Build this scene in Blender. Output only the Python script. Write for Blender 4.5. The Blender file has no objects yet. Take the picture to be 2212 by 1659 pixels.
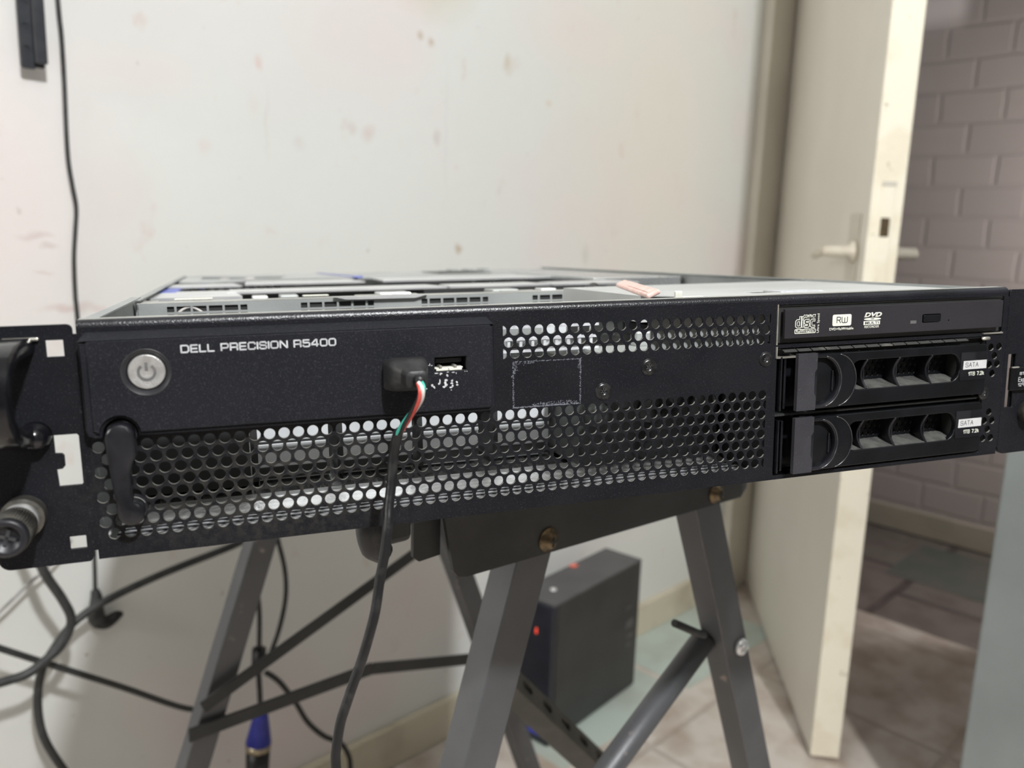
import bpy, bmesh, math, random
from mathutils import Vector, Matrix
random.seed(7)
C = bpy.context.scene.collection
S = 0.001
PI = math.pi

# ------------------------------------------------------------------ materials
def mat(name, col, rough=0.5, metal=0.0, bump=None, col2=None, nscale=8.0, mixrange=(0.4, 0.6),
        spec=0.5, emis=None, detail=4.0, coat=0.0, speck=None, stretch=None, rough2=None):
    m = bpy.data.materials.new(name); m.use_nodes = True
    nt = m.node_tree; N = nt.nodes; L = nt.links
    b = N['Principled BSDF']
    b.inputs['Base Color'].default_value = (*col, 1)
    b.inputs['Roughness'].default_value = rough
    b.inputs['Metallic'].default_value = metal
    b.inputs['Specular IOR Level'].default_value = spec
    if coat: b.inputs['Coat Weight'].default_value = coat; b.inputs['Coat Roughness'].default_value = .15
    tc = N.new('ShaderNodeTexCoord')
    src = tc.outputs['Object']
    if stretch:
        mp = N.new('ShaderNodeMapping'); mp.inputs['Scale'].default_value = stretch
        L.new(src, mp.inputs['Vector']); src = mp.outputs['Vector']
    out = None
    if col2 is not None:
        n = N.new('ShaderNodeTexNoise'); n.inputs['Scale'].default_value = nscale; n.inputs['Detail'].default_value = detail
        L.new(src, n.inputs['Vector'])
        r = N.new('ShaderNodeMapRange'); r.inputs['From Min'].default_value = mixrange[0]; r.inputs['From Max'].default_value = mixrange[1]
        L.new(n.outputs['Fac'], r.inputs['Value'])
        mx = N.new('ShaderNodeMix'); mx.data_type = 'RGBA'
        mx.inputs['A'].default_value = (*col, 1); mx.inputs['B'].default_value = (*col2, 1)
        L.new(r.outputs['Result'], mx.inputs['Factor']); out = mx.outputs['Result']
        if rough2 is not None:
            rr = N.new('ShaderNodeMapRange'); rr.inputs['To Min'].default_value = rough; rr.inputs['To Max'].default_value = rough2
            L.new(r.outputs['Result'], rr.inputs['Value']); L.new(rr.outputs['Result'], b.inputs['Roughness'])
    if speck:
        sc, thr, scol = speck
        n = N.new('ShaderNodeTexNoise'); n.inputs['Scale'].default_value = sc; n.inputs['Detail'].default_value = 3
        L.new(tc.outputs['Object'], n.inputs['Vector'])
        r = N.new('ShaderNodeMapRange'); r.inputs['From Min'].default_value = thr; r.inputs['From Max'].default_value = thr + .06
        L.new(n.outputs['Fac'], r.inputs['Value'])
        mx = N.new('ShaderNodeMix'); mx.data_type = 'RGBA'
        if out: L.new(out, mx.inputs['A'])
        else: mx.inputs['A'].default_value = (*col, 1)
        mx.inputs['B'].default_value = (*scol, 1)
        L.new(r.outputs['Result'], mx.inputs['Factor']); out = mx.outputs['Result']
    if out: L.new(out, b.inputs['Base Color'])
    if bump:
        sc, st = bump
        n = N.new('ShaderNodeTexNoise'); n.inputs['Scale'].default_value = sc; n.inputs['Detail'].default_value = 2
        L.new(tc.outputs['Object'], n.inputs['Vector'])
        bp = N.new('ShaderNodeBump'); bp.inputs['Strength'].default_value = st; bp.inputs['Distance'].default_value = 0.6 / sc
        L.new(n.outputs['Fac'], bp.inputs['Height']); L.new(bp.outputs['Normal'], b.inputs['Normal'])
    if emis:
        b.inputs['Emission Color'].default_value = (*emis[0], 1); b.inputs['Emission Strength'].default_value = emis[1]
    return m

M = {}
M['powder'] = mat('black_powder_coat', (.0080, .0086, .0115), .42, 0, (1900, .5), (.0110, .0114, .0145), 30, speck=(1500, .59, (.028, .028, .034)), spec=.2)
M['bezel'] = mat('black_textured_plastic', (.0115, .0122, .0160), .55, 0, (2400, .5), (.0140, .0146, .0190), 22, speck=(2100, .585, (.034, .034, .040)), spec=.16)
M['roll'] = mat('glossy_rolled_powder_coat', (.006, .0065, .009), .3, 0, (1500, .38), (.013, .0135, .0185), 30, spec=.6)
M['well'] = mat('satin_black_ring_plastic', (.030, .030, .034), .38, 0, (1800, .25), (.022, .022, .026), 200)
M['backplane'] = mat('grey_green_backplane', (.075, .082, .078), .5, .1, None, (.02, .02, .02), 45, (.55, .62))
M['odd'] = mat('grey_black_drive_plastic', (.019, .018, .021), .5, 0, (2000, .5), (.026, .024, .028), 22, spec=.35)
M['gloss'] = mat('black_gloss_plastic', (.008, .0085, .011), .22, 0, None, (.014, .014, .018), 60, rough2=.4)
M['satin'] = mat('black_satin_plastic', (.0045, .005, .006), .33, 0, (900, .12), (.0075, .008, .010), 45, spec=.3)
M['lever'] = mat('charcoal_speckled_plastic', (.026, .025, .031), .55, 0, (1500, .5), (.034, .033, .04), 60, speck=(1100, .66, (.10, .09, .1)))
M['worn'] = mat('worn_black_paint', (.006, .006, .008), .2, 0, (300, .06), (.04, .036, .038), 45, (.60, .70), speck=(160, .68, (.30, .22, .19)))
M['dust'] = mat('dusty_grey_paint', (.30, .30, .28), .7, 0, (600, .25), (.42, .42, .39), 25)
M['zinc'] = mat('galvanised_steel', (.52, .54, .55), .34, .85, (500, .08), (.68, .70, .71), 14, rough2=.24)
M['zinc_dull'] = mat('dull_grey_steel', (.36, .38, .38), .5, .45, (500, .08), (.45, .47, .46), 14)
M['zinc_floor'] = mat('polished_chassis_floor', (.72, .72, .71), .2, 1., (60, .12), (.55, .55, .54), 30, stretch=(6, .4, 1), rough2=.3)
M['alu'] = mat('bright_aluminium', (.80, .81, .82), .3, .6, (400, .08), (.9, .9, .9), 25)
M['shroud'] = mat('pale_grey_shroud_plastic', (.44, .45, .44), .5, 0, (300, .05), (.52, .53, .52), 12)
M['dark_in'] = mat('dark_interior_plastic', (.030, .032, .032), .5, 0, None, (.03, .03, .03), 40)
M['fan'] = mat('pale_fan_housing', (.70, .72, .74), .45, .1, None, (.62, .64, .66), 30)
M['edge'] = mat('bare_steel_edge', (.62, .60, .54), .35, .7, None, (.45, .43, .38), 120)
M['silver'] = mat('silver_button_plastic', (.46, .45, .44), .33, .5, (1800, .5), (.56, .55, .54), 300)
M['symbol'] = mat('grey_power_symbol', (.12, .12, .12), .5, 0, None, (.15, .15, .15), 200)
M['print'] = mat('pale_grey_print', (.62, .64, .66), .5, 0, None, (.5, .5, .53), 400)
M['print_w'] = mat('white_print', (.80, .81, .72), .5, 0, None, (.72, .72, .64), 500)
M['ink'] = mat('dark_print', (.03, .03, .035), .6, 0, None, (.05, .05, .05), 500)
M['foil'] = mat('silver_label_foil', (.58, .59, .60), .45, .15, None, (.70, .70, .70), 90)
M['flake'] = mat('white_adhesive_residue', (.72, .72, .73), .8, 0, None, (.45, .45, .48), 600)
M['residue'] = mat('grey_glue_residue', (.20, .21, .24), .9, 0, None, (.12, .12, .15), 800)
M['scr'] = mat('dark_screw_steel', (.035, .035, .038), .3, .8, None, (.08, .08, .08), 300)
M['brass'] = mat('brassy_bolt_steel', (.19, .14, .08), .38, .85, None, (.10, .075, .05), 200)
M['knurl'] = mat('knurled_dark_steel', (.10, .095, .085), .42, .7, None, (.18, .17, .15), 200)
M['green'] = mat('green_wire_sheath', (.05, .42, .33), .4, 0, None, (.07, .5, .4), 300)
M['red'] = mat('red_wire_sheath', (.55, .06, .05), .4, 0, None, (.65, .1, .08), 300)
M['white_wire'] = mat('white_wire_sheath', (.75, .72, .68), .4, 0, None, (.68, .62, .6), 300)
M['cable'] = mat('black_cable_rubber', (.007, .007, .008), .42, 0, (500, .15), (.03, .03, .03), 90, (.55, .7))
M['cable_grey'] = mat('dark_grey_cable_rubber', (.022, .024, .024), .45, 0, None, (.035, .036, .036), 60)
M['thin_light'] = mat('pale_grey_thin_cable', (.35, .34, .33), .5, 0, None, (.28, .27, .26), 60)
M['vga'] = mat('blue_connector_plastic', (.02, .025, .27), .4, 0, None, (.03, .04, .34), 60)
M['gold'] = mat('connector_metal', (.5, .42, .28), .4, .8, None, (.3, .26, .2), 200)
M['blue_bit'] = mat('blue_lever_plastic', (.10, .14, .52), .4, 0, None, (.14, .18, .6), 100)
M['pink'] = mat('pink_pull_tab_plastic', (.80, .52, .46), .5, 0, None, (.86, .64, .58), 120)
M['bench'] = mat('grey_bench_steel', (.068, .070, .075), .46, .1, (400, .08), (.088, .090, .096), 14, speck=(45, .70, (.30, .24, .22)), spec=.8)
M['bench_dark'] = mat('dark_bench_steel', (.030, .031, .031), .5, .2, (500, .1), (.042, .042, .042), 20)
M['rail'] = mat('brownish_rail_steel', (.06, .06, .052), .5, .2, (400, .1), (.085, .08, .07), 30)
M['board'] = mat('dark_bench_board', (.05, .045, .04), .7, 0, (120, .3), (.07, .06, .05), 20, stretch=(1, 8, 1))
M['wallp'] = None
M['tower'] = mat('dark_grey_tower_case', (.028, .028, .028), .45, 0, (700, .1), (.036, .036, .036), 12)
M['tower_top'] = mat('grey_tower_top', (.07, .07, .072), .45, 0, (700, .1), (.085, .085, .088), 12)
M['tower_front'] = mat('blue_black_front_plastic', (.012, .014, .022), .3, 0, None, (.016, .018, .028), 30)
M['led'] = mat('red_led', (.8, .05, .03), .4, 0, emis=((1, .08, .03), .7))
M['led_blue'] = mat('blue_button_plastic', (.03, .05, .35), .4, 0, None, (.04, .06, .45), 80)
M['door'] = mat('beige_door_laminate', (.72, .68, .60), .5, 0, (40, .03), (.76, .72, .64), 3)
M['door_edge'] = mat('cream_door_edge_paint', (.86, .80, .66), .6, 0, (120, .2), (.80, .73, .58), 14, (.5, .62), speck=(60, .71, (.42, .38, .27)))
M['frame'] = mat('tan_door_frame_paint', (.64, .60, .52), .55, 0, (60, .05), (.58, .545, .47), 5)
M['handle'] = mat('cream_door_handle', (.72, .66, .55), .35, .2, None, (.66, .6, .5), 60)
M['sheet'] = mat('galvanised_sheet', (.24, .265, .265), .45, .3, (200, .05), (.30, .33, .33), 5, (.35, .65), rough2=.5)
M['strap'] = mat('black_wall_rail_paint', (.018, .02, .026), .4, 0, (800, .2), (.028, .03, .036), 60)

def grille_dust(m):
    nt = m.node_tree; N = nt.nodes; L = nt.links; b = N['Principled BSDF']
    src = b.inputs['Base Color'].links[0].from_socket
    tc = N.new('ShaderNodeTexCoord'); mp = N.new('ShaderNodeMapping'); mp.inputs['Location'].default_value = (-.065 / .075, 0, -.022 / .030); mp.inputs['Scale'].default_value = (1 / .075, 0, 1 / .030)
    L.new(tc.outputs['Object'], mp.inputs['Vector']); ln = N.new('ShaderNodeVectorMath'); ln.operation = 'LENGTH'; L.new(mp.outputs[0], ln.inputs[0])
    mr = N.new('ShaderNodeMapRange'); mr.inputs['From Min'].default_value = 1.1; mr.inputs['From Max'].default_value = .2; L.new(ln.outputs['Value'], mr.inputs['Value'])
    nz = N.new('ShaderNodeTexNoise'); nz.inputs['Scale'].default_value = 320; nz.inputs['Detail'].default_value = 4; L.new(tc.outputs['Object'], nz.inputs['Vector'])
    n2 = N.new('ShaderNodeMapRange'); n2.inputs['From Min'].default_value = .4; n2.inputs['From Max'].default_value = .62; L.new(nz.outputs['Fac'], n2.inputs['Value'])
    mu = N.new('ShaderNodeMath'); mu.operation = 'MULTIPLY'; L.new(mr.outputs['Result'], mu.inputs[0]); L.new(n2.outputs['Result'], mu.inputs[1])
    x = N.new('ShaderNodeMix'); x.data_type = 'RGBA'; L.new(src, x.inputs['A']); x.inputs['B'].default_value = (.036, .034, .030, 1); L.new(mu.outputs[0], x.inputs['Factor'])
    L.new(x.outputs['Result'], b.inputs['Base Color'])
grille_dust(M['powder'])

def wall_paint():
    m = bpy.data.materials.new('stained_wall_paint'); m.use_nodes = True
    nt = m.node_tree; N = nt.nodes; L = nt.links; b = N['Principled BSDF']; b.inputs['Roughness'].default_value = .62
    tc = N.new('ShaderNodeTexCoord')
    def noise(sc, det, lo, hi, st=(1, 1, 1), rough=.5):
        mp = N.new('ShaderNodeMapping'); mp.inputs['Scale'].default_value = st; L.new(tc.outputs['Object'], mp.inputs['Vector'])
        n = N.new('ShaderNodeTexNoise'); n.inputs['Scale'].default_value = sc; n.inputs['Detail'].default_value = det; n.inputs['Roughness'].default_value = rough
        L.new(mp.outputs['Vector'], n.inputs['Vector'])
        r = N.new('ShaderNodeMapRange'); r.inputs['From Min'].default_value = lo; r.inputs['From Max'].default_value = hi
        L.new(n.outputs['Fac'], r.inputs['Value']); return r.outputs['Result'], n.outputs['Fac']
    def mix(A, B, f):
        x = N.new('ShaderNodeMix'); x.data_type = 'RGBA'
        if isinstance(A, tuple): x.inputs['A'].default_value = (*A, 1)
        else: L.new(A, x.inputs['A'])
        x.inputs['B'].default_value = (*B, 1); L.new(f, x.inputs['Factor']); return x.outputs['Result']
    f1, _ = noise(2.6, 3, .50, .72)
    c = mix((.735, .745, .720), (.775, .695, .685), f1)
    f2, _ = noise(1.3, 2, .5, .75)
    c = mix(c, (.70, .70, .67), f2)
    f3, _ = noise(17, 5, .66, .76, (1, 1, .7))
    c = mix(c, (.68, .60, .56), f3)
    f4, _ = noise(60, 4, .70, .78)
    c = mix(c, (.42, .34, .30), f4)
    f5, _ = noise(9, 6, .66, .74, (1, 1, .35), .65)
    c = mix(c, (.56, .50, .40), f5)
    # stains and broad tints with a place of their own (x along the wall, height)
    warp = N.new('ShaderNodeTexNoise'); warp.inputs['Scale'].default_value = 38; warp.inputs['Detail'].default_value = 3; L.new(tc.outputs['Object'], warp.inputs['Vector'])
    wsub = N.new('ShaderNodeVectorMath'); wsub.operation = 'SUBTRACT'; L.new(warp.outputs['Color'], wsub.inputs[0]); wsub.inputs[1].default_value = (.5, .5, .5)
    wsc = N.new('ShaderNodeVectorMath'); wsc.operation = 'SCALE'; wsc.inputs['Scale'].default_value = .02; L.new(wsub.outputs[0], wsc.inputs[0])
    wad = N.new('ShaderNodeVectorMath'); wad.operation = 'ADD'; L.new(tc.outputs['Object'], wad.inputs[0]); L.new(wsc.outputs[0], wad.inputs[1])
    for (sx, sz, rx, rz, col, amt) in ((.92, 1.40, .085, .062, (.64, .57, .44), .75), (.892, 1.309, .009, .008, (.45, .33, .2), .8), (.917, 1.299, .008, .007, (.45, .33, .2), .8),
            (1.097, 1.296, .011, .018, (.55, .45, .33), .8), (.987, .962, .009, .009, (.42, .30, .16), .9), (1.209, 1.239, .010, .008, (.62, .5, .4), .7), (1.34, .953, .012, .022, (.5, .47, .45), .6),
            (.606, 1.222, .007, .010, (.66, .42, .38), .6), (.791, 1.143, .012, .014, (.62, .46, .42), .6), (.761, 1.149, .011, .012, (.6, .5, .46), .6), (.934, 1.15, .008, .014, (.5, .44, .42), .6),
            (.667, 1.116, .010, .010, (.62, .55, .52), .5), (.615, 1.14, .003, .05, (.62, .56, .52), .45), (.594, 1.160, .010, .018, (.70, .62, .58), .4), (.41, 1.03, .05, .06, (.72, .58, .56), .35),
            (.335, .885, .030, .006, (.45, .27, .24), .75), (.372, .882, .012, .005, (.62, .45, .42), .6), (.52, 1.10, .012, .012, (.70, .56, .53), .5), (.953, 1.16, .004, .12, (.66, .66, .64), .5), (1.55, 1.2, .30, .5, (.76, .70, .62), .75), (.27, 1.02, .13, .22, (.79, .70, .69), 1.0), (.43, 1.185, .10, .03, (.79, .70, .68), .6), (1.27, 1.38, .16, .07, (.79, .70, .67), .7),
            (.303, .975, .020, .004, (.55, .42, .40), .6), (.318, .962, .010, .004, (.52, .42, .40), .6), (.288, 1.006, .004, .004, (.45, .38, .36), .6), (.31, .93, .012, .003, (.55, .42, .40), .5)):
        mpn = N.new('ShaderNodeMapping'); mpn.vector_type = 'POINT'
        mpn.inputs['Location'].default_value = (-sx / rx, 0, -sz / rz); mpn.inputs['Scale'].default_value = (1 / rx, 0, 1 / rz)
        L.new(wad.outputs[0], mpn.inputs['Vector'])
        ln = N.new('ShaderNodeVectorMath'); ln.operation = 'LENGTH'; L.new(mpn.outputs[0], ln.inputs[0])
        mr = N.new('ShaderNodeMapRange'); mr.inputs['From Min'].default_value = 1.3; mr.inputs['From Max'].default_value = .3; mr.inputs['To Max'].default_value = amt * .7
        L.new(ln.outputs['Value'], mr.inputs['Value']); c = mix(c, col, mr.outputs['Result'])
    L.new(c, b.inputs['Base Color'])
    n = N.new('ShaderNodeTexNoise'); n.inputs['Scale'].default_value = 30; n.inputs['Detail'].default_value = 4; L.new(tc.outputs['Object'], n.inputs['Vector'])
    bp = N.new('ShaderNodeBump'); bp.inputs['Strength'].default_value = .12; bp.inputs['Distance'].default_value = .006
    L.new(n.outputs['Fac'], bp.inputs['Height']); L.new(bp.outputs['Normal'], b.inputs['Normal'])
    return m
M['wallp'] = wall_paint()

def brick_mat(name, c1, c2, mortar, scale, bw, rh, msize, bump, mapping='XZ', squash=1, offset=.5, noise2=None, rough=.7, invert=False):
    m = bpy.data.materials.new(name); m.use_nodes = True
    nt = m.node_tree; N = nt.nodes; L = nt.links; b = N['Principled BSDF']; b.inputs['Roughness'].default_value = rough
    tc = N.new('ShaderNodeTexCoord'); sp = N.new('ShaderNodeSeparateXYZ'); cb = N.new('ShaderNodeCombineXYZ')
    L.new(tc.outputs['Object'], sp.inputs[0])
    a, c = mapping
    L.new(sp.outputs[a], cb.inputs['X']); L.new(sp.outputs[c], cb.inputs['Y'])
    # wobble the joints a little
    wn = N.new('ShaderNodeTexNoise'); wn.inputs['Scale'].default_value = 9; L.new(tc.outputs['Object'], wn.inputs['Vector'])
    ws = N.new('ShaderNodeVectorMath'); ws.operation = 'SCALE'; ws.inputs['Scale'].default_value = .012
    L.new(wn.outputs['Color'], ws.inputs[0])
    wa = N.new('ShaderNodeVectorMath'); wa.operation = 'ADD'; L.new(cb.outputs[0], wa.inputs[0]); L.new(ws.outputs[0], wa.inputs[1])
    br = N.new('ShaderNodeTexBrick'); br.offset = offset; br.squash = squash
    br.inputs['Color1'].default_value = (*c1, 1); br.inputs['Color2'].default_value = (*c2, 1); br.inputs['Mortar'].default_value = (*mortar, 1)
    br.inputs['Scale'].default_value = scale; br.inputs['Brick Width'].default_value = bw; br.inputs['Row Height'].default_value = rh
    br.inputs['Mortar Size'].default_value = msize; br.inputs['Mortar Smooth'].default_value = .6; br.inputs['Bias'].default_value = 0
    L.new(wa.outputs[0], br.inputs['Vector'])
    out = br.outputs['Color']
    n = N.new('ShaderNodeTexNoise'); n.inputs['Scale'].default_value = 11; n.inputs['Detail'].default_value = 5; L.new(tc.outputs['Object'], n.inputs['Vector'])
    if noise2:
        r = N.new('ShaderNodeMapRange'); r.inputs['From Min'].default_value = .42; r.inputs['From Max'].default_value = .68
        L.new(n.outputs['Fac'], r.inputs['Value'])
        x = N.new('ShaderNodeMix'); x.data_type = 'RGBA'; L.new(out, x.inputs['A']); x.inputs['B'].default_value = (*noise2, 1)
        L.new(r.outputs['Result'], x.inputs['Factor']); out = x.outputs['Result']
    L.new(out, b.inputs['Base Color'])
    bp = N.new('ShaderNodeBump'); bp.inputs['Strength'].default_value = bump; bp.inputs['Distance'].default_value = .008
    inv = N.new('ShaderNodeMath'); inv.operation = 'SUBTRACT'; inv.inputs[0].default_value = 1; L.new(br.outputs['Fac'], inv.inputs[1])
    L.new(inv.outputs[0], bp.inputs['Height']); L.new(bp.outputs['Normal'], b.inputs['Normal'])
    return m
M['brick'] = brick_mat('painted_brick', (.46, .41, .39), (.42, .375, .36), (.415, .368, .352), 1, .19, .099, .009, .4, 'XZ', noise2=(.44, .39, .37))
M['floor'] = brick_mat('worn_floor_tiles', (.66, .60, .54), (.60, .55, .50), (.50, .44, .39), 1, .42, .42, .010, .3, 'XY', offset=0, noise2=(.42, .345, .285), rough=.5)
M['floor_green'] = mat('green_grey_floor_tile', (.52, .60, .55), .5, 0, (40, .1), (.46, .50, .45), 7)
M['hall_green'] = mat('shade_dark_green_tile', (.105, .125, .105), .6, 0, (40, .1), (.14, .135, .12), 7)  # green tile with the dimness of the hall put into its colour
M['ledge'] = mat('dusty_black_ledge', (.085, .085, .078), .8, 0, (600, .2), (.045, .045, .042), 160)
M['rim_highlight'] = mat('black_highlight_plastic', (.03, .03, .033), .24, 0, None, (.04, .04, .045), 90, spec=.9)  # paler gloss that puts a highlight along the release edges
M['hole_shade'] = mat('painted_hole_shade', (.010, .011, .014), .6, 0, None, (.014, .015, .018), 90)  # near-black that paints the shade inside the wall rail holes
M['holedust'] = mat('dusty_hole_rims', (.23, .225, .20), .75, 0, (900, .2), (.12, .115, .10), 220)
M['plug'] = mat('dusty_black_plug_rubber', (.017, .017, .018), .5, 0, (700, .2), (.034, .034, .035), 60, (.5, .62))
M['finger'] = mat('dark_spring_steel', (.13, .13, .125), .4, .6, None, (.30, .29, .26), 60, (.56, .64))
M['ramp'] = mat('bright_reflection_steel', (.85, .85, .84), .32, .8, (300, .15), (.7, .7, .69), 60, stretch=(1, 8, 8))
M['floor_hall'] = brick_mat('shade_browned_hall_tiles', (.20, .165, .155), (.18, .165, .145), (.085, .068, .062), 1, .40, .40, .018, .6, 'XY', offset=.5, noise2=(.14, .115, .105), rough=.6)  # brown darkness of the poorly lit hall is painted into these tiles
M['plaster'] = mat('painted_plaster_skirting', (.42, .38, .31), .7, 0, (40, .1), (.38, .35, .28), 8)
M['skirt'] = mat('yellowed_skirting_paint', (.62, .57, .45), .6, 0, (60, .1), (.48, .43, .33), 8, (.5, .7))
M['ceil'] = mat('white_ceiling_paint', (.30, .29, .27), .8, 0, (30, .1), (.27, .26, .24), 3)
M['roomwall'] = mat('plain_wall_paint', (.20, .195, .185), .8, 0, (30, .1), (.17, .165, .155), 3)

# ------------------------------------------------------------------ mesh helpers
def bx(bm, x0, x1, y0, y1, z0, z1, bev=0, seg=2, mi=0):
    g = bmesh.new()
    bmesh.ops.create_cube(g, size=1)
    for v in g.verts:
        v.co = Vector((x0 + (v.co.x + .5) * (x1 - x0), y0 + (v.co.y + .5) * (y1 - y0), z0 + (v.co.z + .5) * (z1 - z0)))
    if bev: bmesh.ops.bevel(g, geom=g.edges[:], offset=bev, segments=seg, affect='EDGES', profile=.5)
    for f in g.faces: f.material_index = mi
    merge(bm, g)

def merge(bm, g, T=None):
    if T is not None: bmesh.ops.transform(g, matrix=T, verts=g.verts)
    me = bpy.data.meshes.new('t'); g.to_mesh(me); g.free(); bm.from_mesh(me); bpy.data.meshes.remove(me)

def tube(bm, pts, r, seg=10, smooth=True, closed_ends=True, sub=6):
    """round tube along a smoothed path; r number or list"""
    P = [Vector(p) for p in pts]
    rs = r if isinstance(r, (list, tuple)) else [r] * len(P)
    if smooth and len(P) > 2:
        Q = []; RR = []
        for i in range(len(P) - 1):
            p0 = P[max(i - 1, 0)]; p1 = P[i]; p2 = P[i + 1]; p3 = P[min(i + 2, len(P) - 1)]
            for k in range(sub):
                t = k / sub
                Q.append(.5 * ((2 * p1) + (p2 - p0) * t + (2 * p0 - 5 * p1 + 4 * p2 - p3) * t * t + (3 * p1 - p0 - 3 * p2 + p3) * t ** 3))
                RR.append(rs[i] * (1 - t) + rs[i + 1] * t)
        Q.append(P[-1]); RR.append(rs[-1]); P, rs = Q, RR
    prev = None; rings = []
    n = None
    for i, p in enumerate(P):
        d = (P[min(i + 1, len(P) - 1)] - P[max(i - 1, 0)]).normalized()
        if n is None:
            n = d.orthogonal().normalized()
        else:
            n = (n - d * n.dot(d)).normalized()
        b = d.cross(n)
        ring = [bm.verts.new(p + (n * math.cos(2 * PI * k / seg) + b * math.sin(2 * PI * k / seg)) * rs[i]) for k in range(seg)]
        if prev:
            for k in range(seg):
                f = bm.faces.new((prev[k], prev[(k + 1) % seg], ring[(k + 1) % seg], ring[k])); f.smooth = True
        prev = ring; rings.append(ring)
    if closed_ends:
        bm.faces.new(list(reversed(rings[0]))); bm.faces.new(rings[-1])

def lathe(bm, prof, origin, axis='y', seg=32, smooth=True, caps=True):
    """prof: list of (r, h) ; h runs along the axis"""
    rings = []
    for r, h in prof:
        ring = []
        for k in range(seg):
            a = 2 * PI * k / seg; u, w = r * math.cos(a), r * math.sin(a)
            co = {'y': (u, h, w), 'z': (u, w, h), 'x': (h, u, w)}[axis]
            ring.append(bm.verts.new(Vector(origin) + Vector(co)))
        rings.append(ring)
    for a, b in zip(rings, rings[1:]):
        for k in range(seg):
            f = bm.faces.new((a[k], a[(k + 1) % seg], b[(k + 1) % seg], b[k])); f.smooth = smooth
    if caps and prof[0][0] > 1e-9: bm.faces.new(rings[0])
    if caps and prof[-1][0] > 1e-9: bm.faces.new(rings[-1])

def prism(bm, poly, y0, y1, plane='xz', smooth=False):
    """convex or simple polygon extruded along the third axis"""
    def co(p, h):
        return {'xz': (p[0], h, p[1]), 'yz': (h, p[0], p[1]), 'xy': (p[0], p[1], h)}[plane]
    a = [bm.verts.new(co(p, y0)) for p in poly]; b = [bm.verts.new(co(p, y1)) for p in poly]
    bm.faces.new(a); bm.faces.new(list(reversed(b)))
    for k in range(len(poly)):
        f = bm.faces.new((a[k], b[k], b[(k + 1) % len(poly)], a[(k + 1) % len(poly)])); f.smooth = smooth

def sheet(outer, holes, y0, y1, bevel=0.0, plane='xz'):
    """flat plate with cut-outs (curve fill) -> bmesh; coordinates in mm"""
    cu = bpy.data.curves.new('t', 'CURVE'); cu.dimensions = '2D'; cu.fill_mode = 'BOTH'
    cu.extrude = (y1 - y0) / 2 - bevel
    if bevel: cu.bevel_depth = bevel; cu.bevel_resolution = 1; cu.offset = -bevel
    for poly in ([outer] if not isinstance(outer[0][0], (list, tuple)) else outer) + holes:
        s = cu.splines.new('POLY'); s.points.add(len(poly) - 1)
        for p, q in zip(s.points, poly): p.co = (q[0], q[1], 0, 1)
        s.use_cyclic_u = True
    o = bpy.data.objects.new('t', cu); C.objects.link(o); bpy.context.view_layer.update()
    me = bpy.data.meshes.new_from_object(o.evaluated_get(bpy.context.evaluated_depsgraph_get()))
    bpy.data.objects.remove(o); bpy.data.curves.remove(cu)
    bm = bmesh.new(); bm.from_mesh(me); bpy.data.meshes.remove(me)
    bmesh.ops.remove_doubles(bm, verts=bm.verts, dist=1e-4)
    ym = (y0 + y1) / 2
    for v in bm.verts:
        x, y, z = v.co
        v.co = {'xz': (x, ym + z, y), 'xy': (x, y, ym + z), 'yz': (ym + z, x, y)}[plane]
    return bm

def circle(cx, cz, r, n=20, x0=None, x1=None):
    P = [(cx + r * math.cos(2 * PI * k / n), cz + r * math.sin(2 * PI * k / n)) for k in range(n)]
    if x0 is not None: P = [(max(p[0], x0 + i * 1e-4), p[1]) for i, p in enumerate(P)]
    if x1 is not None: P = [(min(p[0], x1 - i * 1e-4), p[1]) for i, p in enumerate(P)]
    if x0 is not None or x1 is not None:
        Q = [P[0]]
        for p in P[1:]:
            if abs(p[0] - Q[-1][0]) + abs(p[1] - Q[-1][1]) > .05: Q.append(p)
        P = Q
    return P

def rrect(x0, x1, z0, z1, r, n=5):
    P = []
    rr = r if isinstance(r, (list, tuple)) else [r] * 4    # order: BL, BR, TR, TL
    for (cx, cz, a0, q) in ((x0 + rr[0], z0 + rr[0], PI, rr[0]), (x1 - rr[1], z0 + rr[1], 1.5 * PI, rr[1]), (x1 - rr[2], z1 - rr[2], 0, rr[2]), (x0 + rr[3], z1 - rr[3], .5 * PI, rr[3])):
        if q == 0: P.append((cx, cz)); continue
        for k in range(n + 1): P.append((cx + q * math.cos(a0 + k / n * PI / 2), cz + q * math.sin(a0 + k / n * PI / 2)))
    return P

def obj(name, bm, m, parent=None, scale=1.0, label=None, smooth_angle=None, loc=None):
    bmesh.ops.recalc_face_normals(bm, faces=bm.faces)
    if scale != 1.0: bmesh.ops.scale(bm, vec=(scale,) * 3, verts=bm.verts)
    me = bpy.data.meshes.new(name); bm.to_mesh(me); bm.free()
    for x in (m if isinstance(m, (list, tuple)) else [m]): me.materials.append(x)
    o = bpy.data.objects.new(name, me); C.objects.link(o)
    if parent is not None: o.parent = parent
    if label: o['label'] = label
    if smooth_angle:
        for p in me.polygons: p.use_smooth = True
        me.set_sharp_from_angle(angle=math.radians(smooth_angle))
    if loc is not None: o.location = loc
    return o

def tag(o, label, cat, group=None, kind=None):
    o['label'] = label; o['category'] = cat
    if group: o['group'] = group
    if kind: o['kind'] = kind
    return o

def thing(name, label, cat, loc=(0, 0, 0), rot=None, group=None):
    o = bpy.data.objects.new(name, None); C.objects.link(o); o.empty_display_size = .05
    Mx = (rot.to_4x4() if rot is not None else Matrix.Identity(4)); Mx.translation = Vector(loc)
    o.matrix_world = Mx
    return tag(o, label, cat, group)

def struct(name, bm, m):
    o = obj(name, bm, m); o['kind'] = 'structure'; return o

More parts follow.
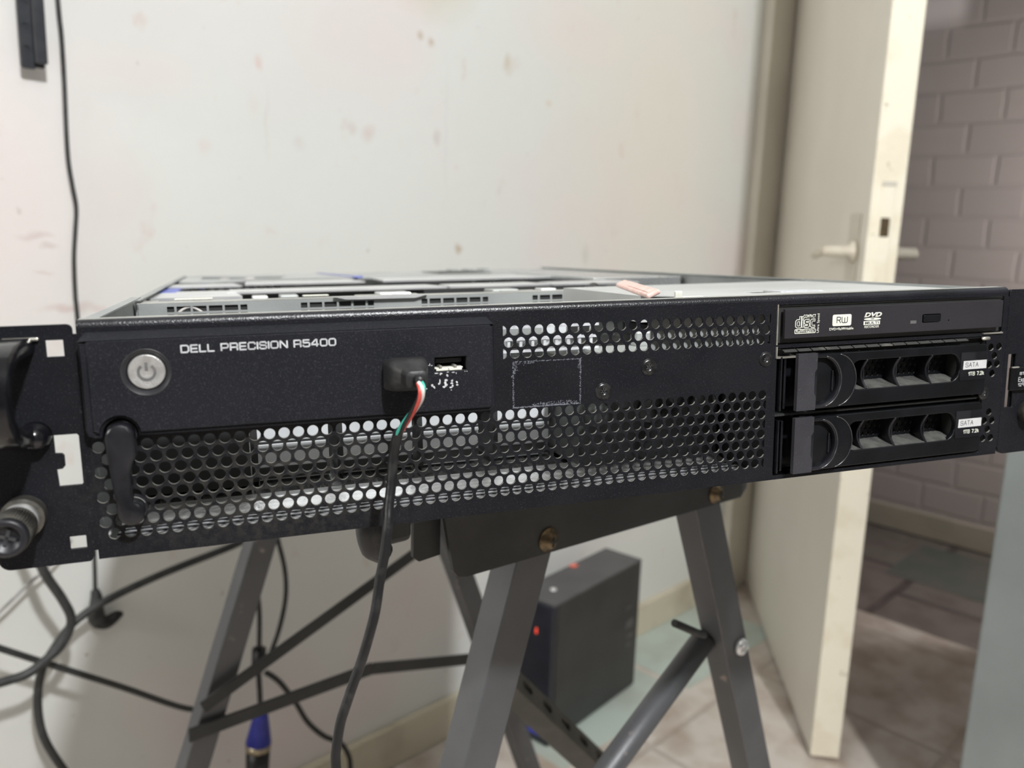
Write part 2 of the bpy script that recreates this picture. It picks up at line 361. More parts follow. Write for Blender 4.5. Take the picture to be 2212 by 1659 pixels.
def text_bm(s, x0, x1, z0, z1, y, bold=0.0, shear=0.0, rot=0, out=None, thick=.03):
    cu = bpy.data.curves.new('t', 'FONT'); cu.body = s; cu.size = 1; cu.extrude = 0; cu.offset = bold; cu.shear = shear
    cu.resolution_u = 3
    o = bpy.data.objects.new('t', cu); C.objects.link(o); bpy.context.view_layer.update()
    me = bpy.data.meshes.new_from_object(o.evaluated_get(bpy.context.evaluated_depsgraph_get()))
    bpy.data.objects.remove(o); bpy.data.curves.remove(cu)
    g = bmesh.new(); g.from_mesh(me); bpy.data.meshes.remove(me)
    if rot:
        bmesh.ops.rotate(g, matrix=Matrix.Rotation(rot, 3, 'Z'), verts=g.verts)
    xs = [v.co.x for v in g.verts]; ys = [v.co.y for v in g.verts]
    ax, bx_, ay, by = min(xs), max(xs), min(ys), max(ys)
    for v in g.verts:
        v.co = ((v.co.x - ax) / (bx_ - ax) * (x1 - x0) + x0, y, (v.co.y - ay) / (by - ay) * (z1 - z0) + z0)
    r = bmesh.ops.extrude_face_region(g, geom=g.faces[:])
    bmesh.ops.translate(g, vec=(0, -thick, 0), verts=[e for e in r['geom'] if isinstance(e, bmesh.types.BMVert)])
    if out is None: out = bmesh.new()
    merge(out, g); return out

# squarish letters drawn with strokes, for the printed names
def rr_(x0, x1, y0, y1, c, gap=None):
    return [(x0 + c, y0), (x1 - c, y0), (x1, y0 + c), (x1, y1 - c), (x1 - c, y1), (x0 + c, y1), (x0, y1 - c), (x0, y0 + c), (x0 + c, y0)]
GL = {
 'D': (1, [[(0, 0), (0, 1), (.78, 1), (1, .8), (1, .2), (.78, 0), (0, 0)]]), 'E': (.86, [[(.86, 0), (0, 0), (0, 1), (.86, 1)], [(0, .5), (.8, .5)]]),
 'L': (.8, [[(0, 1), (0, 0), (.8, 0)]]), 'P': (.95, [[(0, 0), (0, 1), (.78, 1), (.95, .86), (.95, .52), (.78, .38), (0, .38)]]),
 'R': (.98, [[(0, 0), (0, 1), (.8, 1), (.96, .86), (.96, .56), (.8, .42), (0, .42)], [(.7, .42), (.95, .3), (.95, 0)]]),
 'C': (.95, [[(.95, .74), (.95, .84), (.78, 1), (.17, 1), (0, .84), (0, .16), (.17, 0), (.78, 0), (.95, .16), (.95, .26)]]),
 'I': (0, [[(0, 0), (0, 1)]]), 'O': (1, [rr_(0, 1, 0, 1, .18)]), '0': (.95, [rr_(0, .95, 0, 1, .18)]),
 'S': (.92, [[(.9, .76), (.9, .86), (.76, 1), (.15, 1), (0, .87), (0, .66), (.14, .54), (.78, .48), (.92, .36), (.92, .14), (.77, 0), (.15, 0), (0, .14), (0, .24)]]),
 'N': (1, [[(0, 0), (0, 1), (.08, 1), (.92, 0), (1, 0), (1, 1)]]), '5': (.92, [[(.88, 1), (.04, 1), (.04, .58), (.78, .6), (.92, .47), (.92, .14), (.78, 0), (.15, 0), (0, .13), (0, .22)]]),
 '4': (.98, [[(.76, 0), (.76, 1), (.6, 1), (0, .38), (0, .26), (.98, .26)]]), 'A': (.9, [[(0, 0), (.45, 1), (.9, 0)], [(.18, .36), (.72, .36)]]), 'T': (.8, [[(0, 1), (.8, 1)], [(.4, 1), (.4, 0)]]),
 'B': (.72, [[(0, 0), (0, 1), (.56, 1), (.7, .88), (.7, .64), (.56, .53), (0, .53)], [(.56, .53), (.72, .4), (.72, .13), (.58, 0), (0, 0)]]), '1': (.34, [[(0, .72), (.34, 1), (.34, 0)]]),
 '7': (.62, [[(0, 1), (.62, 1), (.24, 0)]]), '.': (.06, [[(0, 0), (.06, 0)]]), '2': (.64, [[(0, .72), (.03, .88), (.18, 1), (.46, 1), (.62, .86), (.62, .68), (.5, .5), (0, 0), (.64, 0)]]),
 'k': (.5, [[(0, 0), (0, 1)], [(.46, .66), (.02, .28)], [(.16, .4), (.5, 0)]]), ' ': (.35, []), 'W': (1.0, [[(0, 1), (0, .16), (.14, 0), (.86, 0), (1, .16), (1, 1)], [(.5, .02), (.5, .85)]]),
 'r': (.7, [[(0, 0), (0, 1), (.5, 1), (.66, .88), (.66, .62), (.52, .5), (.1, .5)], [(.34, .5), (.68, 0)]]),
 'd': (.72, [[(.72, 1.35), (.72, 0), (.16, 0), (0, .14), (0, .72), (.16, .86), (.72, .86)]]), 'i': (0, [[(0, 0), (0, .86)], [(0, 1.12), (0, 1.35)]]),
 's': (.66, [[(.66, .86), (.14, .86), (0, .74), (0, .54), (.12, .44), (.54, .42), (.66, .32), (.66, .12), (.54, 0), (0, 0)]]), 'c': (.64, [[(.64, .86), (.16, .86), (0, .72), (0, .14), (.16, 0), (.64, 0)]]),
 'x': (.62, [[(0, .62), (.5, 0)], [(.5, .62), (0, 0)]]), 'p': (.5, [[(0, -.3), (0, .62), (.5, .62), (.5, 0), (0, 0)]]), '9': (.6, [[(.56, 0), (.6, .9), (.48, 1), (.1, 1), (0, .9), (0, .58), (.1, .48), (.58, .48)]]),
}
def stroke_bm(txt, x0, x1, z0, z1, y, w, gap=.3, out=None, shear=0.0, thick=.03):
    out = out or bmesh.new(); cur = 0; segs = []; top = 1.0
    for ch in txt:
        wd, lines = GL[ch]
        for ln in lines:
            segs.append([(cur + p[0] + shear * p[1], p[1]) for p in ln]); top = max([top] + [p[1] for p in ln])
        cur += wd + gap
    tot = cur - gap; sx = (x1 - x0 - w) / tot; sz = (z1 - z0 - w) / top; h = w / 2
    for ln in segs:
        P_ = [Vector((x0 + h + p[0] * sx, z0 + h + p[1] * sz)) for p in ln]
        for a, b in zip(P_, P_[1:]):
            d = (b - a); d = d.normalized() if d.length > 0 else Vector((1, 0)); nn = Vector((-d.y, d.x)) * h; e = d * (h * .55)
            c4 = [a - e + nn, b + e + nn, b + e - nn, a - e - nn]
            f = [out.verts.new((q.x, y - thick, q.y)) for q in c4]; out.faces.new(f)
            g_ = [out.verts.new((q.x, y, q.y)) for q in c4]
            for k in range(4): out.faces.new((f[k], f[(k + 1) % 4], g_[(k + 1) % 4], g_[k]))
    return out

# ------------------------------------------------------------------ camera
sc = bpy.context.scene
cam = bpy.data.cameras.new('camera'); co = bpy.data.objects.new('camera', cam); C.objects.link(co); sc.camera = co
F = 1777.449
cam.sensor_width = 36; cam.lens = F / 2212 * 36; cam.clip_start = .01; cam.clip_end = 50
MC = Matrix(((.9995, .0323, 0), (.0060, -.1843, .9829), (.0317, -.9823, -.1844)))   # columns: right, down, forward
cols = [Vector((MC[0][i], MC[1][i], MC[2][i])) for i in range(3)]
fw = cols[2].normalized(); rt = (cols[0] - fw * cols[0].dot(fw)).normalized(); up = rt.cross(fw)
RM = Matrix((rt, up, -fw)).transposed().to_4x4(); RM.translation = (0, 0, 1.0)
co.matrix_world = RM
cam.dof.use_dof = True; cam.dof.focus_distance = .385; cam.dof.aperture_fstop = 9.0

# ------------------------------------------------------------------ the room (frame turned 45 degrees from the camera)
RA = Vector((.70711, .70711, 0)); RB = Vector((.70711, -.70711, 0))
ROOM = Matrix((RA, RB * -1, Vector((0, 0, 1)))).transposed()     # local x = along back wall, local y = towards and through the back wall
A1 = 2.140; B0 = 1.134       # right wall at local x = A1, back wall at local y = B0
def room_obj(o): o.matrix_world = ROOM.to_4x4(); return o
XL, YF, H = -3.6, -4.2, 2.9
CORR = .80
bm = bmesh.new(); bx(bm, XL, A1 + .05, YF, B0 + .1, -.1, 0)
for (fx, fy) in ((1.49, .90), (1.07, .90)): bx(bm, fx, fx + .40, fy, fy + .225, -.02, .0012, mi=1)
room_obj(struct('floor', bm, [M['floor'], M['floor_green']]))
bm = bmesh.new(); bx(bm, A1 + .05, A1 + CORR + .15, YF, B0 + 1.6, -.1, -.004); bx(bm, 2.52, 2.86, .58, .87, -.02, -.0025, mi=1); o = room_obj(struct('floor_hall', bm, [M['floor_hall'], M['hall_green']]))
bm = bmesh.new(); bx(bm, XL, A1 + .1, B0, B0 + .12, 0, H); room_obj(struct('wall_back', bm, M['wallp']))
# right wall with the door opening next to the corner
DW = .70
bm = bmesh.new()
bx(bm, A1, A1 + .1, YF, B0 - DW, 0, H); bx(bm, A1, A1 + .1, B0 - DW, B0, 2.12, H)
room_obj(struct('wall_right', bm, M['roomwall']))
bm = bmesh.new(); bx(bm, XL - .1, XL, YF, B0, 0, H); room_obj(struct('wall_left', bm, M['roomwall']))
bm = bmesh.new(); bx(bm, XL, A1, YF - .1, YF, 0, H); room_obj(struct('wall_front', bm, M['roomwall']))
bm = bmesh.new(); bx(bm, XL - .1, A1 + CORR + .3, YF - .1, B0 + 1.7, H, H + .1); room_obj(struct('ceiling', bm, M['ceil']))
# hall beyond the door: painted brick wall with a plaster skirting
def yz_wall(name, x, y0, y1, z0, z1, m, t=.1):
    # built in its own frame so that object x runs along the wall (for the brick pattern)
    bm = bmesh.new(); bx(bm, 0, y1 - y0, -t, 0, z0, z1)
    o = struct(name, bm, m)
    o.matrix_world = ROOM.to_4x4() @ Matrix.Translation((x, y0, 0)) @ Matrix.Rotation(PI / 2, 4, 'Z')
    return o
yz_wall('wall_hall', A1 + CORR + .0, YF, B0 + 1.6, 0, H, M['brick'])
bm = bmesh.new(); bx(bm, A1 + CORR - .012, A1 + CORR + .001, YF, B0 + 1.6, 0, .085, .003, 1); room_obj(struct('baseboard_hall', bm, M['plaster']))
bm = bmesh.new(); bx(bm, A1 + .1, A1 + CORR, B0 + 1.5, B0 + 1.6, 0, H); room_obj(struct('wall_hall_end', bm, M['roomwall']))
bm = bmesh.new(); bx(bm, XL, A1 - .16, B0 - .014, B0 + .001, 0, .085, .003, 1); room_obj(struct('baseboard_back', bm, M['skirt']))
# tan frame post in the corner
bm = bmesh.new()
bx(bm, A1 - .155, A1 - .05, B0 - .028, B0, 0, 2.6, .004); bx(bm, A1 - .05, A1 - .002, B0 - .012, B0, 0, 2.6, .002)
room_obj(struct('trim_1', bm, M['frame']))

# open door leaf, hinged at the corner
HX, HY = .705, 2.285; EX, EY = .607, 1.451
dv = Vector((EX - HX, EY - HY, 0)); DL = dv.length; dv.normalize(); dn = Vector((-dv.y, dv.x, 0))   # dn points to the right side
if dn.x < 0: dn = -dn
DM = Matrix((dv, dn, Vector((0, 0, 1)))).transposed().to_4x4(); DM.translation = (HX, HY, .008)
door = bpy.data.objects.new('door_1', None); C.objects.link(door); door.matrix_world = DM; door['kind'] = 'structure'
bm = bmesh.new(); bx(bm, .0, DL - .004, 0, .052, 0, 2.08, .002, 1); obj('door_panel', bm, M['door'], door)
bm = bmesh.new(); bx(bm, DL - .004, DL + .001, -.001, .053, 0, 2.08, .0015, 1); obj('door_edge', bm, M['door_edge'], door, label='cream painted front edge of the door with chips')
bm = bmesh.new(); bx(bm, DL, DL + .0025, .014, .038, .87, 1.09, .001, 1); lp = obj('lock_plate', bm, M['door_edge'], door)
bm = bmesh.new(); bx(bm, DL + .002, DL + .004, .018, .033, 1.0, 1.032, .001, 1); obj('latch', bm, M['brass'], lp)
bm = bmesh.new(); bx(bm, DL + .002, DL + .0035, .014, .038, 1.085, 1.093, .0005, 1); obj('slot', bm, M['frame'], lp)
for sgn, nm in ((-1, 'left'), (1, 'right')):
    bm = bmesh.new(); y = -.001 if sgn < 0 else .053
    lathe(bm, [(.0, 0), (.021, 0), (.021, sgn * .008), (.011, sgn * .012), (.010, sgn * .050), (.0, sgn * .052)], (DL - .06, y, .972), 'y', 20)
    tube(bm, [(DL - .06, y + sgn * .045, .972), (DL - .10, y + sgn * .048, .971), (DL - .165, y + sgn * .046, .962)], [.010, .0095, .007], 10)
    obj('door_handle', bm, M['handle'] if sgn > 0 else M['handle'], door)
bm = bmesh.new(); bx(bm, DL - .11, DL - .045, -.003, 0, .86, 1.04, .001, 1); obj('handle_plate', bm, M['frame'], door)
for z in (.25, .98, 1.8):
    bm = bmesh.new(); lathe(bm, [(0, 0), (.007, 0), (.007, .09), (0, .09)], (-.006, -.006, z), 'z', 12)
    for k in (1, 2): lathe(bm, [(.008, 0), (.008, .002)], (-.006, -.006, z + .03 * k), 'z', 12)
    obj('hinge', bm, M['frame'], door)

# tall galvanised cabinet at the right
t = thing('metal_cabinet', 'tall pale grey galvanised cabinet at the right edge, in front of the doorway', 'cabinet', (0, 0, 0))
CM = ROOM.to_4x4().copy(); cx0 = Vector((.722, 1.17, 0)); 
lx = RB; ly = RA     # along its front, into its depth
CM = Matrix((lx, ly, Vector((0, 0, 1)))).transposed().to_4x4(); CM.translation = cx0; t.matrix_world = CM
bm = bmesh.new(); bx(bm, 0, .62, .02, .36, .06, 2.0, .004); obj('body', bm, M['sheet'], t)
for k in (0, 1):
    bm = bmesh.new(); bx(bm, .004 + k * .308, .304 + k * .308, 0, .019, .07, 1.99, .003); d = obj('door', bm, M['sheet'], t)
    bm = bmesh.new(); bx(bm, .270 + k * .06, .280 + k * .06, -.02, 0, 1.0, 1.12, .003); obj('handle', bm, M['scr'], d)
bm = bmesh.new(); bx(bm, .01, .61, .03, .35, 0, .06); obj('plinth', bm, M['bench_dark'], t)

# ------------------------------------------------------------------ rack server
RS = Matrix(((.9453, -.3231, -.0448), (.3243, .9457, .0227), (.0350, -.0360, .9987)))
c0 = Vector((.9453, .3243, .0350)).normalized(); c1 = Vector((-.3231, .9457, -.0360)); c1 = (c1 - c0 * c1.dot(c0)).normalized(); c2 = c0.cross(c1)
RS = Matrix((c0, c1, c2)).transposed()
OW = Vector((-.1542, .2932, .8730))
SRV = thing('rack_server', 'open black two-unit rack server lying across the folding workbench', 'server', OW, RS)
def P(name, bm, m, parent=None, label=None, sm=None): return obj(name, bm, m, parent or SRV, S, label, sm)

W, HT, DP = 444.0, 90.0, 700.0
pitch = 5.5635; rowh = 4.818; lx0, lz0 = 17.33, 8.734; hr = 2.22
holes = []
KNOB = None
for r in range(8):
    z = lz0 + r * rowh
    i = -2.5 if r % 2 else -2.0
    while True:
        x = lx0 + i * pitch
        if x > 296.5: break
        if x + hr > 295.0:
            if x - hr < 294.2: holes.append(circle(x, z, hr, 18, x1=295.0))
        else: holes.append(circle(x, z, hr, 18))
        i += 1
    if r % 2 == 0: holes.append(circle(lx0 - 3 * pitch + .9, z, hr, 18, x0=1.6)) if 0 else None
holes = [h for h in holes if h]
# upper grid
for r, z in enumerate((79.0, 73.9, 69.1)):
    x = 167.3 if r != 1 else 164.6
    if r != 1: holes.append(circle(x - 5.61, z, hr, 18, x0=162.0))
    k = 0
    while x + k * 5.61 < 293.6:
        holes.append(circle(x + k * 5.61, z, hr, 18)); k += 1
    xx = x + k * 5.61
    if xx - hr < 295.4: holes.append(circle(xx, z, hr, 18, x1=296.2))
# right vents
for x, z in ((434.8, 58.5), (440.3, 58.6), (437.6, 53.8), (434.6, 49.2), (439.9, 49.3), (437.0, 44.3),
             (437.0, 23.2), (434.2, 18.5), (439.6, 18.4), (436.9, 13.7), (434.0, 8.8), (439.6, 8.8)):
    holes.append(circle(x, z, 2.0, 16))
# bays: optical bay and two drive bays
holes.append(rrect(299.6, 441.4, 66.2, 85.4, .6)); holes.append(rrect(300.2, 431.6, 1.4, 64.6, .6))
holes.append(rrect(128.0, 146.0, 62, 72, .3)); holes.append(rrect(110.5, 125.5, 60, 69, .3)); holes.append(circle(22.5, 70.5, 7.4, 20))
bm = sheet(rrect(0, W, 0, 87.2, [.5, .5, 0, 0]), holes, 0, 1.1)
# rolled top edge
prof = [(1.1 * 0, 87.2)] + [(2.8 - 2.8 * math.cos(a), 87.2 + 2.8 * math.sin(a)) for a in [PI / 2 * k / 6 for k in range(1, 7)]]
prev = None
for (y, z) in prof:
    cur = [bm.verts.new((0, y, z)), bm.verts.new((W, y, z))]
    if prev:
        f = bm.faces.new((prev[0], prev[1], cur[1], cur[0])); f.smooth = True
    prev = cur
# bottom lip
bx(bm, 0, W, 0, 1.0, -.6, 0.1)
bm.normal_update()
bmesh.ops.recalc_face_normals(bm, faces=bm.faces)
for f in bm.faces:
    c_ = f.calc_center_median()
    if abs(f.normal.y) < .4 and f.normal.z > .25 and 2 < c_.z < 84 and (c_.x < 297 or c_.x > 433): f.material_index = 1
for f in bm.faces:
    if f.calc_center_median().z > 87.3: f.material_index = 2
P('front_panel', bm, [M['powder'], M['holedust'], M['roll']])
# bright sheet edges round the bays
for q_ in ((299.3, 299.9, -.5, 2.5, 66.2, 85.6), (299.3, 299.9, -.8, 2.2, 59.8, 65.4), (299.6, 311.5, -.6, 6, 59.6, 60.4), (428, 441.4, -.8, .6, 65.7, 66.3)):
    bm = bmesh.new(); bx(bm, *q_); P('bay_edge', bm, M['edge'], label='bare metal edge around the drive bays')
bm = bmesh.new()
bx(bm, 0, W, 2.6, 9.5, 89.5, 90.0, .15, 1)
P('top_rim', bm, M['dust'], label='dusty grey folded top rim')
# dust flecks on lower left ear / grill are left to the coat

# ears
def ear(x0, x1, holes_, name='rack_ear'):
    b = sheet(rrect(x0, x1, -1.0, 88.6, [4, 1.8, 2.0, 1.5]), holes_, 0, 2.0)
    return P(name, b, M['powder'])
cut = [(-11.4, 28.6), (-3.2, 28.4), (-1.6, 48.2), (-10.9, 48.4), (-11.2, 42.0), (-8.4, 41.6), (-7.9, 40.6), (-7.9, 36.2), (-8.6, 35.3), (-11.4, 35.0)]
cut = [(-10.9, 28.8), (-3.4, 28.8), (-2.7, 29.6), (-2.7, 47.6), (-3.3, 48.3), (-11.2, 48.3), (-11.2, 41.4), (-9.0, 41.2), (-8.3, 40.4), (-8.3, 36.4), (-9.0, 35.6), (-11.2, 35.4)]
ear_l = ear(-33, -1.6, [rrect(-10.6, -4.7, 77.0, 83.1, .2), cut, rrect(-9.4, -3.6, 4.2, 9.4, .25)])
bm = bmesh.new(); bx(bm, -1.7, .2, .3, 1.8, 3, 85); P('ear_bridge', bm, M['powder'], ear_l)
ear_r = ear(445.4, 482, [rrect(447.6, 453.6, 24.6, 54.0, .5)])
bm = bmesh.new(); bx(bm, 443.8, 445.5, .3, 1.8, 3, 85); P('ear_bridge', bm, M['powder'], ear_r)
# left ear handle: a bent wide bar
bm = bmesh.new()
path = [(0, 81.2), (-9, 81.6), (-19, 80.6), (-26.5, 77.0), (-29.5, 71.5), (-30.3, 66), (-29.6, 59.5), (-26.5, 54.6), (-19, 51.2), (-9, 49.6), (0, 49.2)]
def wide_bar(bm, path, x0, x1, th, taper):
    rings = []
    n = len(path)
    for i, (y, z) in enumerate(path):
        a = path[max(i - 1, 0)]; b = path[min(i + 1, n - 1)]
        ty, tz = b[0] - a[0], b[1] - a[1]; l = math.hypot(ty, tz); ny, nz = tz / l, -ty / l
        e = taper[i]
        ring = []
        for (u, w) in ((x0, -.35), (x0, .35), (x0 + .8, .5), (x1 - e - 1.2, .5), (x1 - e - .3, .3), (x1 - e, 0), (x1 - e - .3, -.3), (x1 - e - 1.2, -.5), (x0 + .8, -.5)):
            ring.append(bm.verts.new((u, y + ny * w * th, z + nz * w * th)))
        rings.append(ring)
    for a, b in zip(rings, rings[1:]):
        for k in range(len(a)):
            f = bm.faces.new((a[k], a[(k + 1) % len(a)], b[(k + 1) % len(a)], b[k])); f.smooth = True
    bm.faces.new(rings[0]); bm.faces.new(rings[-1])
wide_bar(bm, path, -32, -13.8, 6.0, [0, .2, .9, 1.6, 2.0, 2.1, 2.0, 1.4, 1.2, 1.6, 1.8])
P('carry_handle', bm, M['worn'], ear_l, label='worn glossy black pull handle on the left ear', sm=50)
bm = bmesh.new()
lathe(bm, [(0, -7.5), (2.4, -7.1), (4.2, -5.2), (5.2, -2.4), (5.5, 0)], (-16.6, 0, 48.4), 'y', 24)
P('handle_foot', bm, M['worn'], ear_l)
bm = bmesh.new(); bx(bm, -24, -12.2, -1.6, 0, 83.2, 84.4, .5); P('handle_seat', bm, M['edge'], ear_l)
# thumb screw
bm = bmesh.new()
lathe(bm, [(0, -14), (6.2, -14), (6.5, -13.6), (6.5, -11.8), (5.0, -11.6), (5.0, -6), (7.4, -5.4), (7.4, 0)], (-22.8, 0, 19.6), 'y', 40)
ts = P('thumb_screw', bm, M['knurl'], ear_l, sm=30)
bm = bmesh.new()
n = 44
for k in range(n):
    a = 2 * PI * k / n; c, s_ = math.cos(a), math.sin(a)
    x, z = -22.8 + 6.55 * c, 19.6 + 6.55 * s_
    tube(bm, [(x, -14, z), (x, -25, z)], .36, 5, False)
lathe(bm, [(0, -25), (6.3, -25), (6.3, -13.9), (0, -13.9)], (-22.8, 0, 19.6), 'y', 40)
P('knurling', bm, M['knurl'], ts)
bm = bmesh.new()
lathe(bm, [(0, -26.1), (3.9, -26.3), (4.4, -27.7), (6.0, -27.9), (6.6, -27.1), (6.6, -24.9), (0, -24.9)], (-22.8, 0, 19.6), 'y', 40)
P('screw_cap', bm, M['gloss'], ts, label='glossy black cap of the thumb screw')
bm = bmesh.new()
for a in (20, 110):
    g = bmesh.new(); bx(g, -2.8, 2.8, -.35, .35, -.55, .55)
    merge(bm, g, Matrix.Translation((-22.8, -26.4, 19.6)) @ Matrix.Rotation(math.radians(a), 4, 'Y'))
P('cross_slot', bm, M['ink'], ts)
bm = bmesh.new(); lathe(bm, [(0, -11.6), (5.9, -11.6), (6.2, -11.0), (6.2, -6.5), (0, -6.5)], (-22.8, 0, 19.6), 'y', 40); P('washer', bm, M['alu'], ts)

# right ear latch tag
bm = bmesh.new(); bx(bm, 448.2, 476, -2.4, -.1, 34.0, 47.0, .9, 3); tg = P('latch_tab', bm, M['satin'], ear_r)
bm = bmesh.new(); bx(bm, 448.4, 453, -2.8, -1.6, 46.6, 47.3, .2, 1); P('tab_edge', bm, M['edge'], tg)
bm = stroke_bm('ST.', 453.8, 457.8, 42.6, 44.2, -2.42, .3, .3); stroke_bm('Exp', 453.2, 457.6, 38.9, 41.5, -2.42, .3, .3, out=bm); stroke_bm('129', 453.2, 457.6, 36.4, 38.2, -2.42, .26, .3, out=bm)
P('printed_text', bm, M['print'], tg)
bm = bmesh.new(); lathe(bm, [(0, -7), (4, -6.6), (5.4, -4), (5.6, 0)], (463.0, 0, 22.0), 'y', 28); P('thumb_screw', bm, M['knurl'], ear_r)
bm = bmesh.new(); bx(bm, 452.6, 455.6, 1.9, 2.8, 24.4, 54.2, .2, 1); P('latch_plate', bm, M['satin'], ear_r)

# bezel with power button
BZ0, BZ1 = 46.6, 85.2
notch = [(12 + 6.0 * math.cos(a), 47.6 + 6.0 * math.sin(a)) for a in [PI * k / 10 for k in range(11)]]   # right to left over the knob
BZT = 82.6
outer = [(3.2, BZ0)] + [(6.0, 46.6)] + list(reversed(notch)) + [(18.0, BZ0)] + rrect(20, 156.6, 45.9, BZT, [0, 2.5, .3, 0])[1:8] + rrect(20, 156.6, 45.9, BZT, [0, 2.5, .3, 0])[8:-1] + [(3.2, BZT), (.7, BZT), (.5, BZT - .3), (.5, 50.0), (1.2, 47.6)]
inner_holes = [circle(22.5, 70.4, 8.4, 36), rrect(130.6, 144.2, 64.2, 69.9, .3), rrect(111.6, 123.6, 61.5, 66.9, .3)]
bm = sheet(outer, inner_holes, -4.8, -.1, .7)
g = bmesh.new()
lo_ = [(.5, 82.5), (156.6, 82.5)]; 
vv = [g.verts.new(p) for p in ((.5, -.2, 82.4), (156.6, -.2, 82.4), (156.6, -5.0, 82.4), (.5, -5.0, 82.4), (2.6, -.2, 85.4), (154.6, -.2, 85.4), (154.6, -.9, 85.4), (2.6, -.9, 85.4), (155.4, -5.7, 82.7), (2.4, -5.7, 82.7))]
for q in ((0, 1, 5, 4), (4, 5, 6, 7), (7, 6, 8, 9), (9, 8, 2, 3), (0, 4, 7, 9, 3), (1, 2, 8, 6, 5), (0, 3, 2, 1)): g.faces.new([vv[i] for i in q])
merge(bm, g)
bez = P('bezel', bm, M['bezel'])
# inner raised face (a slightly smaller slab, so the frame round it reads as a chamfer)
notch2 = [(12 + 6.9 * math.cos(a), 48.0 + 6.9 * math.sin(a)) for a in [PI * k / 10 for k in range(11)]]
outer2 = [(4.2, 49.0)] + [(5.0, 48.6)] + list(reversed(notch2)) + [(19.3, 48.3)] + [(154.2, 47.6), (155.0, 48.4), (155.0, 81.9), (154.4, 82.5), (4.0, 82.5), (3.2, 81.9), (3.2, 49.8)]
bm = sheet(outer2, inner_holes, -5.9, -4.7, .35)
P('bezel_face', bm, M['bezel'], bez)
bm = bmesh.new()
lathe(bm, [(8.7, -5.95), (8.5, -6.1), (8.35, -6.0), (6.75, -4.3), (6.6, -1.0)], (22.5, 0, 70.4), 'y', 48, True, False)
P('button_well', bm, M['well'], bez)
bm = bmesh.new()
lathe(bm, [(0, -4.4), (4.4, -4.5), (5.9, -4.9), (6.2, -4.85), (6.5, -4.4), (6.5, -1)], (22.5, 0, 70.4), 'y', 48)
pb = P('power_button', bm, M['silver'], bez, label='round silver power button')
bm = bmesh.new()
a0, a1 = math.radians(90 + 38), math.radians(90 + 322)
ro, ri, n = 3.3, 2.35, 40
poly = [(22.5 + ro * math.cos(a0 + (a1 - a0) * k / n), 70.3 + ro * math.sin(a0 + (a1 - a0) * k / n)) for k in range(n + 1)] + \
       [(22.5 + ri * math.cos(a1 - (a1 - a0) * k / n), 70.3 + ri * math.sin(a1 - (a1 - a0) * k / n)) for k in range(n + 1)]
bm = sheet(poly, [], -4.64, -4.40)
bx(bm, 22.0, 23.0, -4.68, -4.42, 71.0, 73.9)
P('power_symbol', bm, M['symbol'], pb)
bm = stroke_bm('DELL PRECISION R5400', 34.7, 91.5, 76.8, 79.9, -5.92, .56, .34)
P('lettering', bm, M['print'], bez, label='pale lettering DELL PRECISION R5400')
# usb ports
for (x0, x1, z0, z1, used) in ((130.6, 144.2, 64.2, 69.9, 0), (111.6, 123.6, 61.5, 66.9, 1)):
    bm = bmesh.new()
    bx(bm, x0 - .3, x0, -5.7, 8, z0, z1); bx(bm, x1, x1 + .3, -5.7, 8, z0, z1); bx(bm, x0, x1, -5.7, 8, z1, z1 + .3); bx(bm, x0, x1, -5.7, 8, z0 - .3, z0)
    bx(bm, x0, x1, 7.6, 8, z0, z1)
    up_ = P('usb_port', bm, M['dark_in'], bez)
    if not used:
        bm = bmesh.new(); bx(bm, x0 + .7, x0 + 5.9, -5.6, 3, z0 + .1, z0 + 1.0, .1, 1); bx(bm, x0 + 6.1, x1 - 2.0, -5.6, 3, z0 + .1, z0 + 1.0, .1, 1)
        bx(bm, x0 + .1, x1 - 1.5, -5.0, 3, z0 + 1.0, z0 + 1.35)
        P('contact_shell', bm, M['print_w'], up_, label='bare metal lower lip of the port')
        bm = bmesh.new()
        for xx in (x0 + 2.0, x0 + 8.2): bx(bm, xx, xx + 1.2, -5.7, 0, z0 + 1.0, z0 + 2.3, .2, 1)
        P('spring', bm, M['edge'], up_)
        bm = bmesh.new(); bx(bm, x0 + 1.2, x1 - 1.2, -2, 7, z0 + 3.0, z0 + 4.8, .1, 1); P('tongue', bm, M['gloss'], up_)
# white paint flecks below the ports
def fleck(bm, x, z, rx, rz, y, n=9):
    vs = [bm.verts.new((x + rx * math.cos(2 * PI * k / n) * random.uniform(.65, 1.15), y, z + rz * math.sin(2 * PI * k / n) * random.uniform(.65, 1.15))) for k in range(n)]
    bm.faces.new(vs)
bm = bmesh.new()
yb = -5.96
for x, z, a, b in ((132.6, 60.0, .35, 1.3), (132.2, 59.1, .5, .6), (135.2, 60.4, .8, .6), (134.9, 59.4, .6, .6), (135.1, 58.4, .8, .7), (134.3, 57.6, .7, .5), (137.8, 60.0, .5, .6), (137.6, 59.0, .7, .5),
                   (137.9, 58.0, .45, .6), (137.3, 57.3, .7, .4), (139.8, 59.3, .5, .45), (139.9, 58.2, .6, .4), (129.3, 58.6, .6, .5), (130.0, 58.0, .5, .4), (130.3, 57.5, .35, .3),
                   (126.9, 57.4, .35, .3), (137.3, 56.2, .25, .25), (135.6, 62.4, .35, .55), (135.9, 62.2, .4, .5), (133.2, 63.3, .7, .35), (132.9, 63.0, .3, .6), (131.2, 63.5, .9, .22), (138.4, 63.5, .8, .3), (136.0, 63.7, .6, .25),
                   (128.6, 67.2, .2, .6), (129.4, 66.8, .25, .25), (128.1, 66.9, .2, .2), (143.3, 63.6, .2, .15), (144.2, 63.6, .2, .15), (139.6, 63.1, .2, .4)):
    fleck(bm, x, z, a, b, yb)
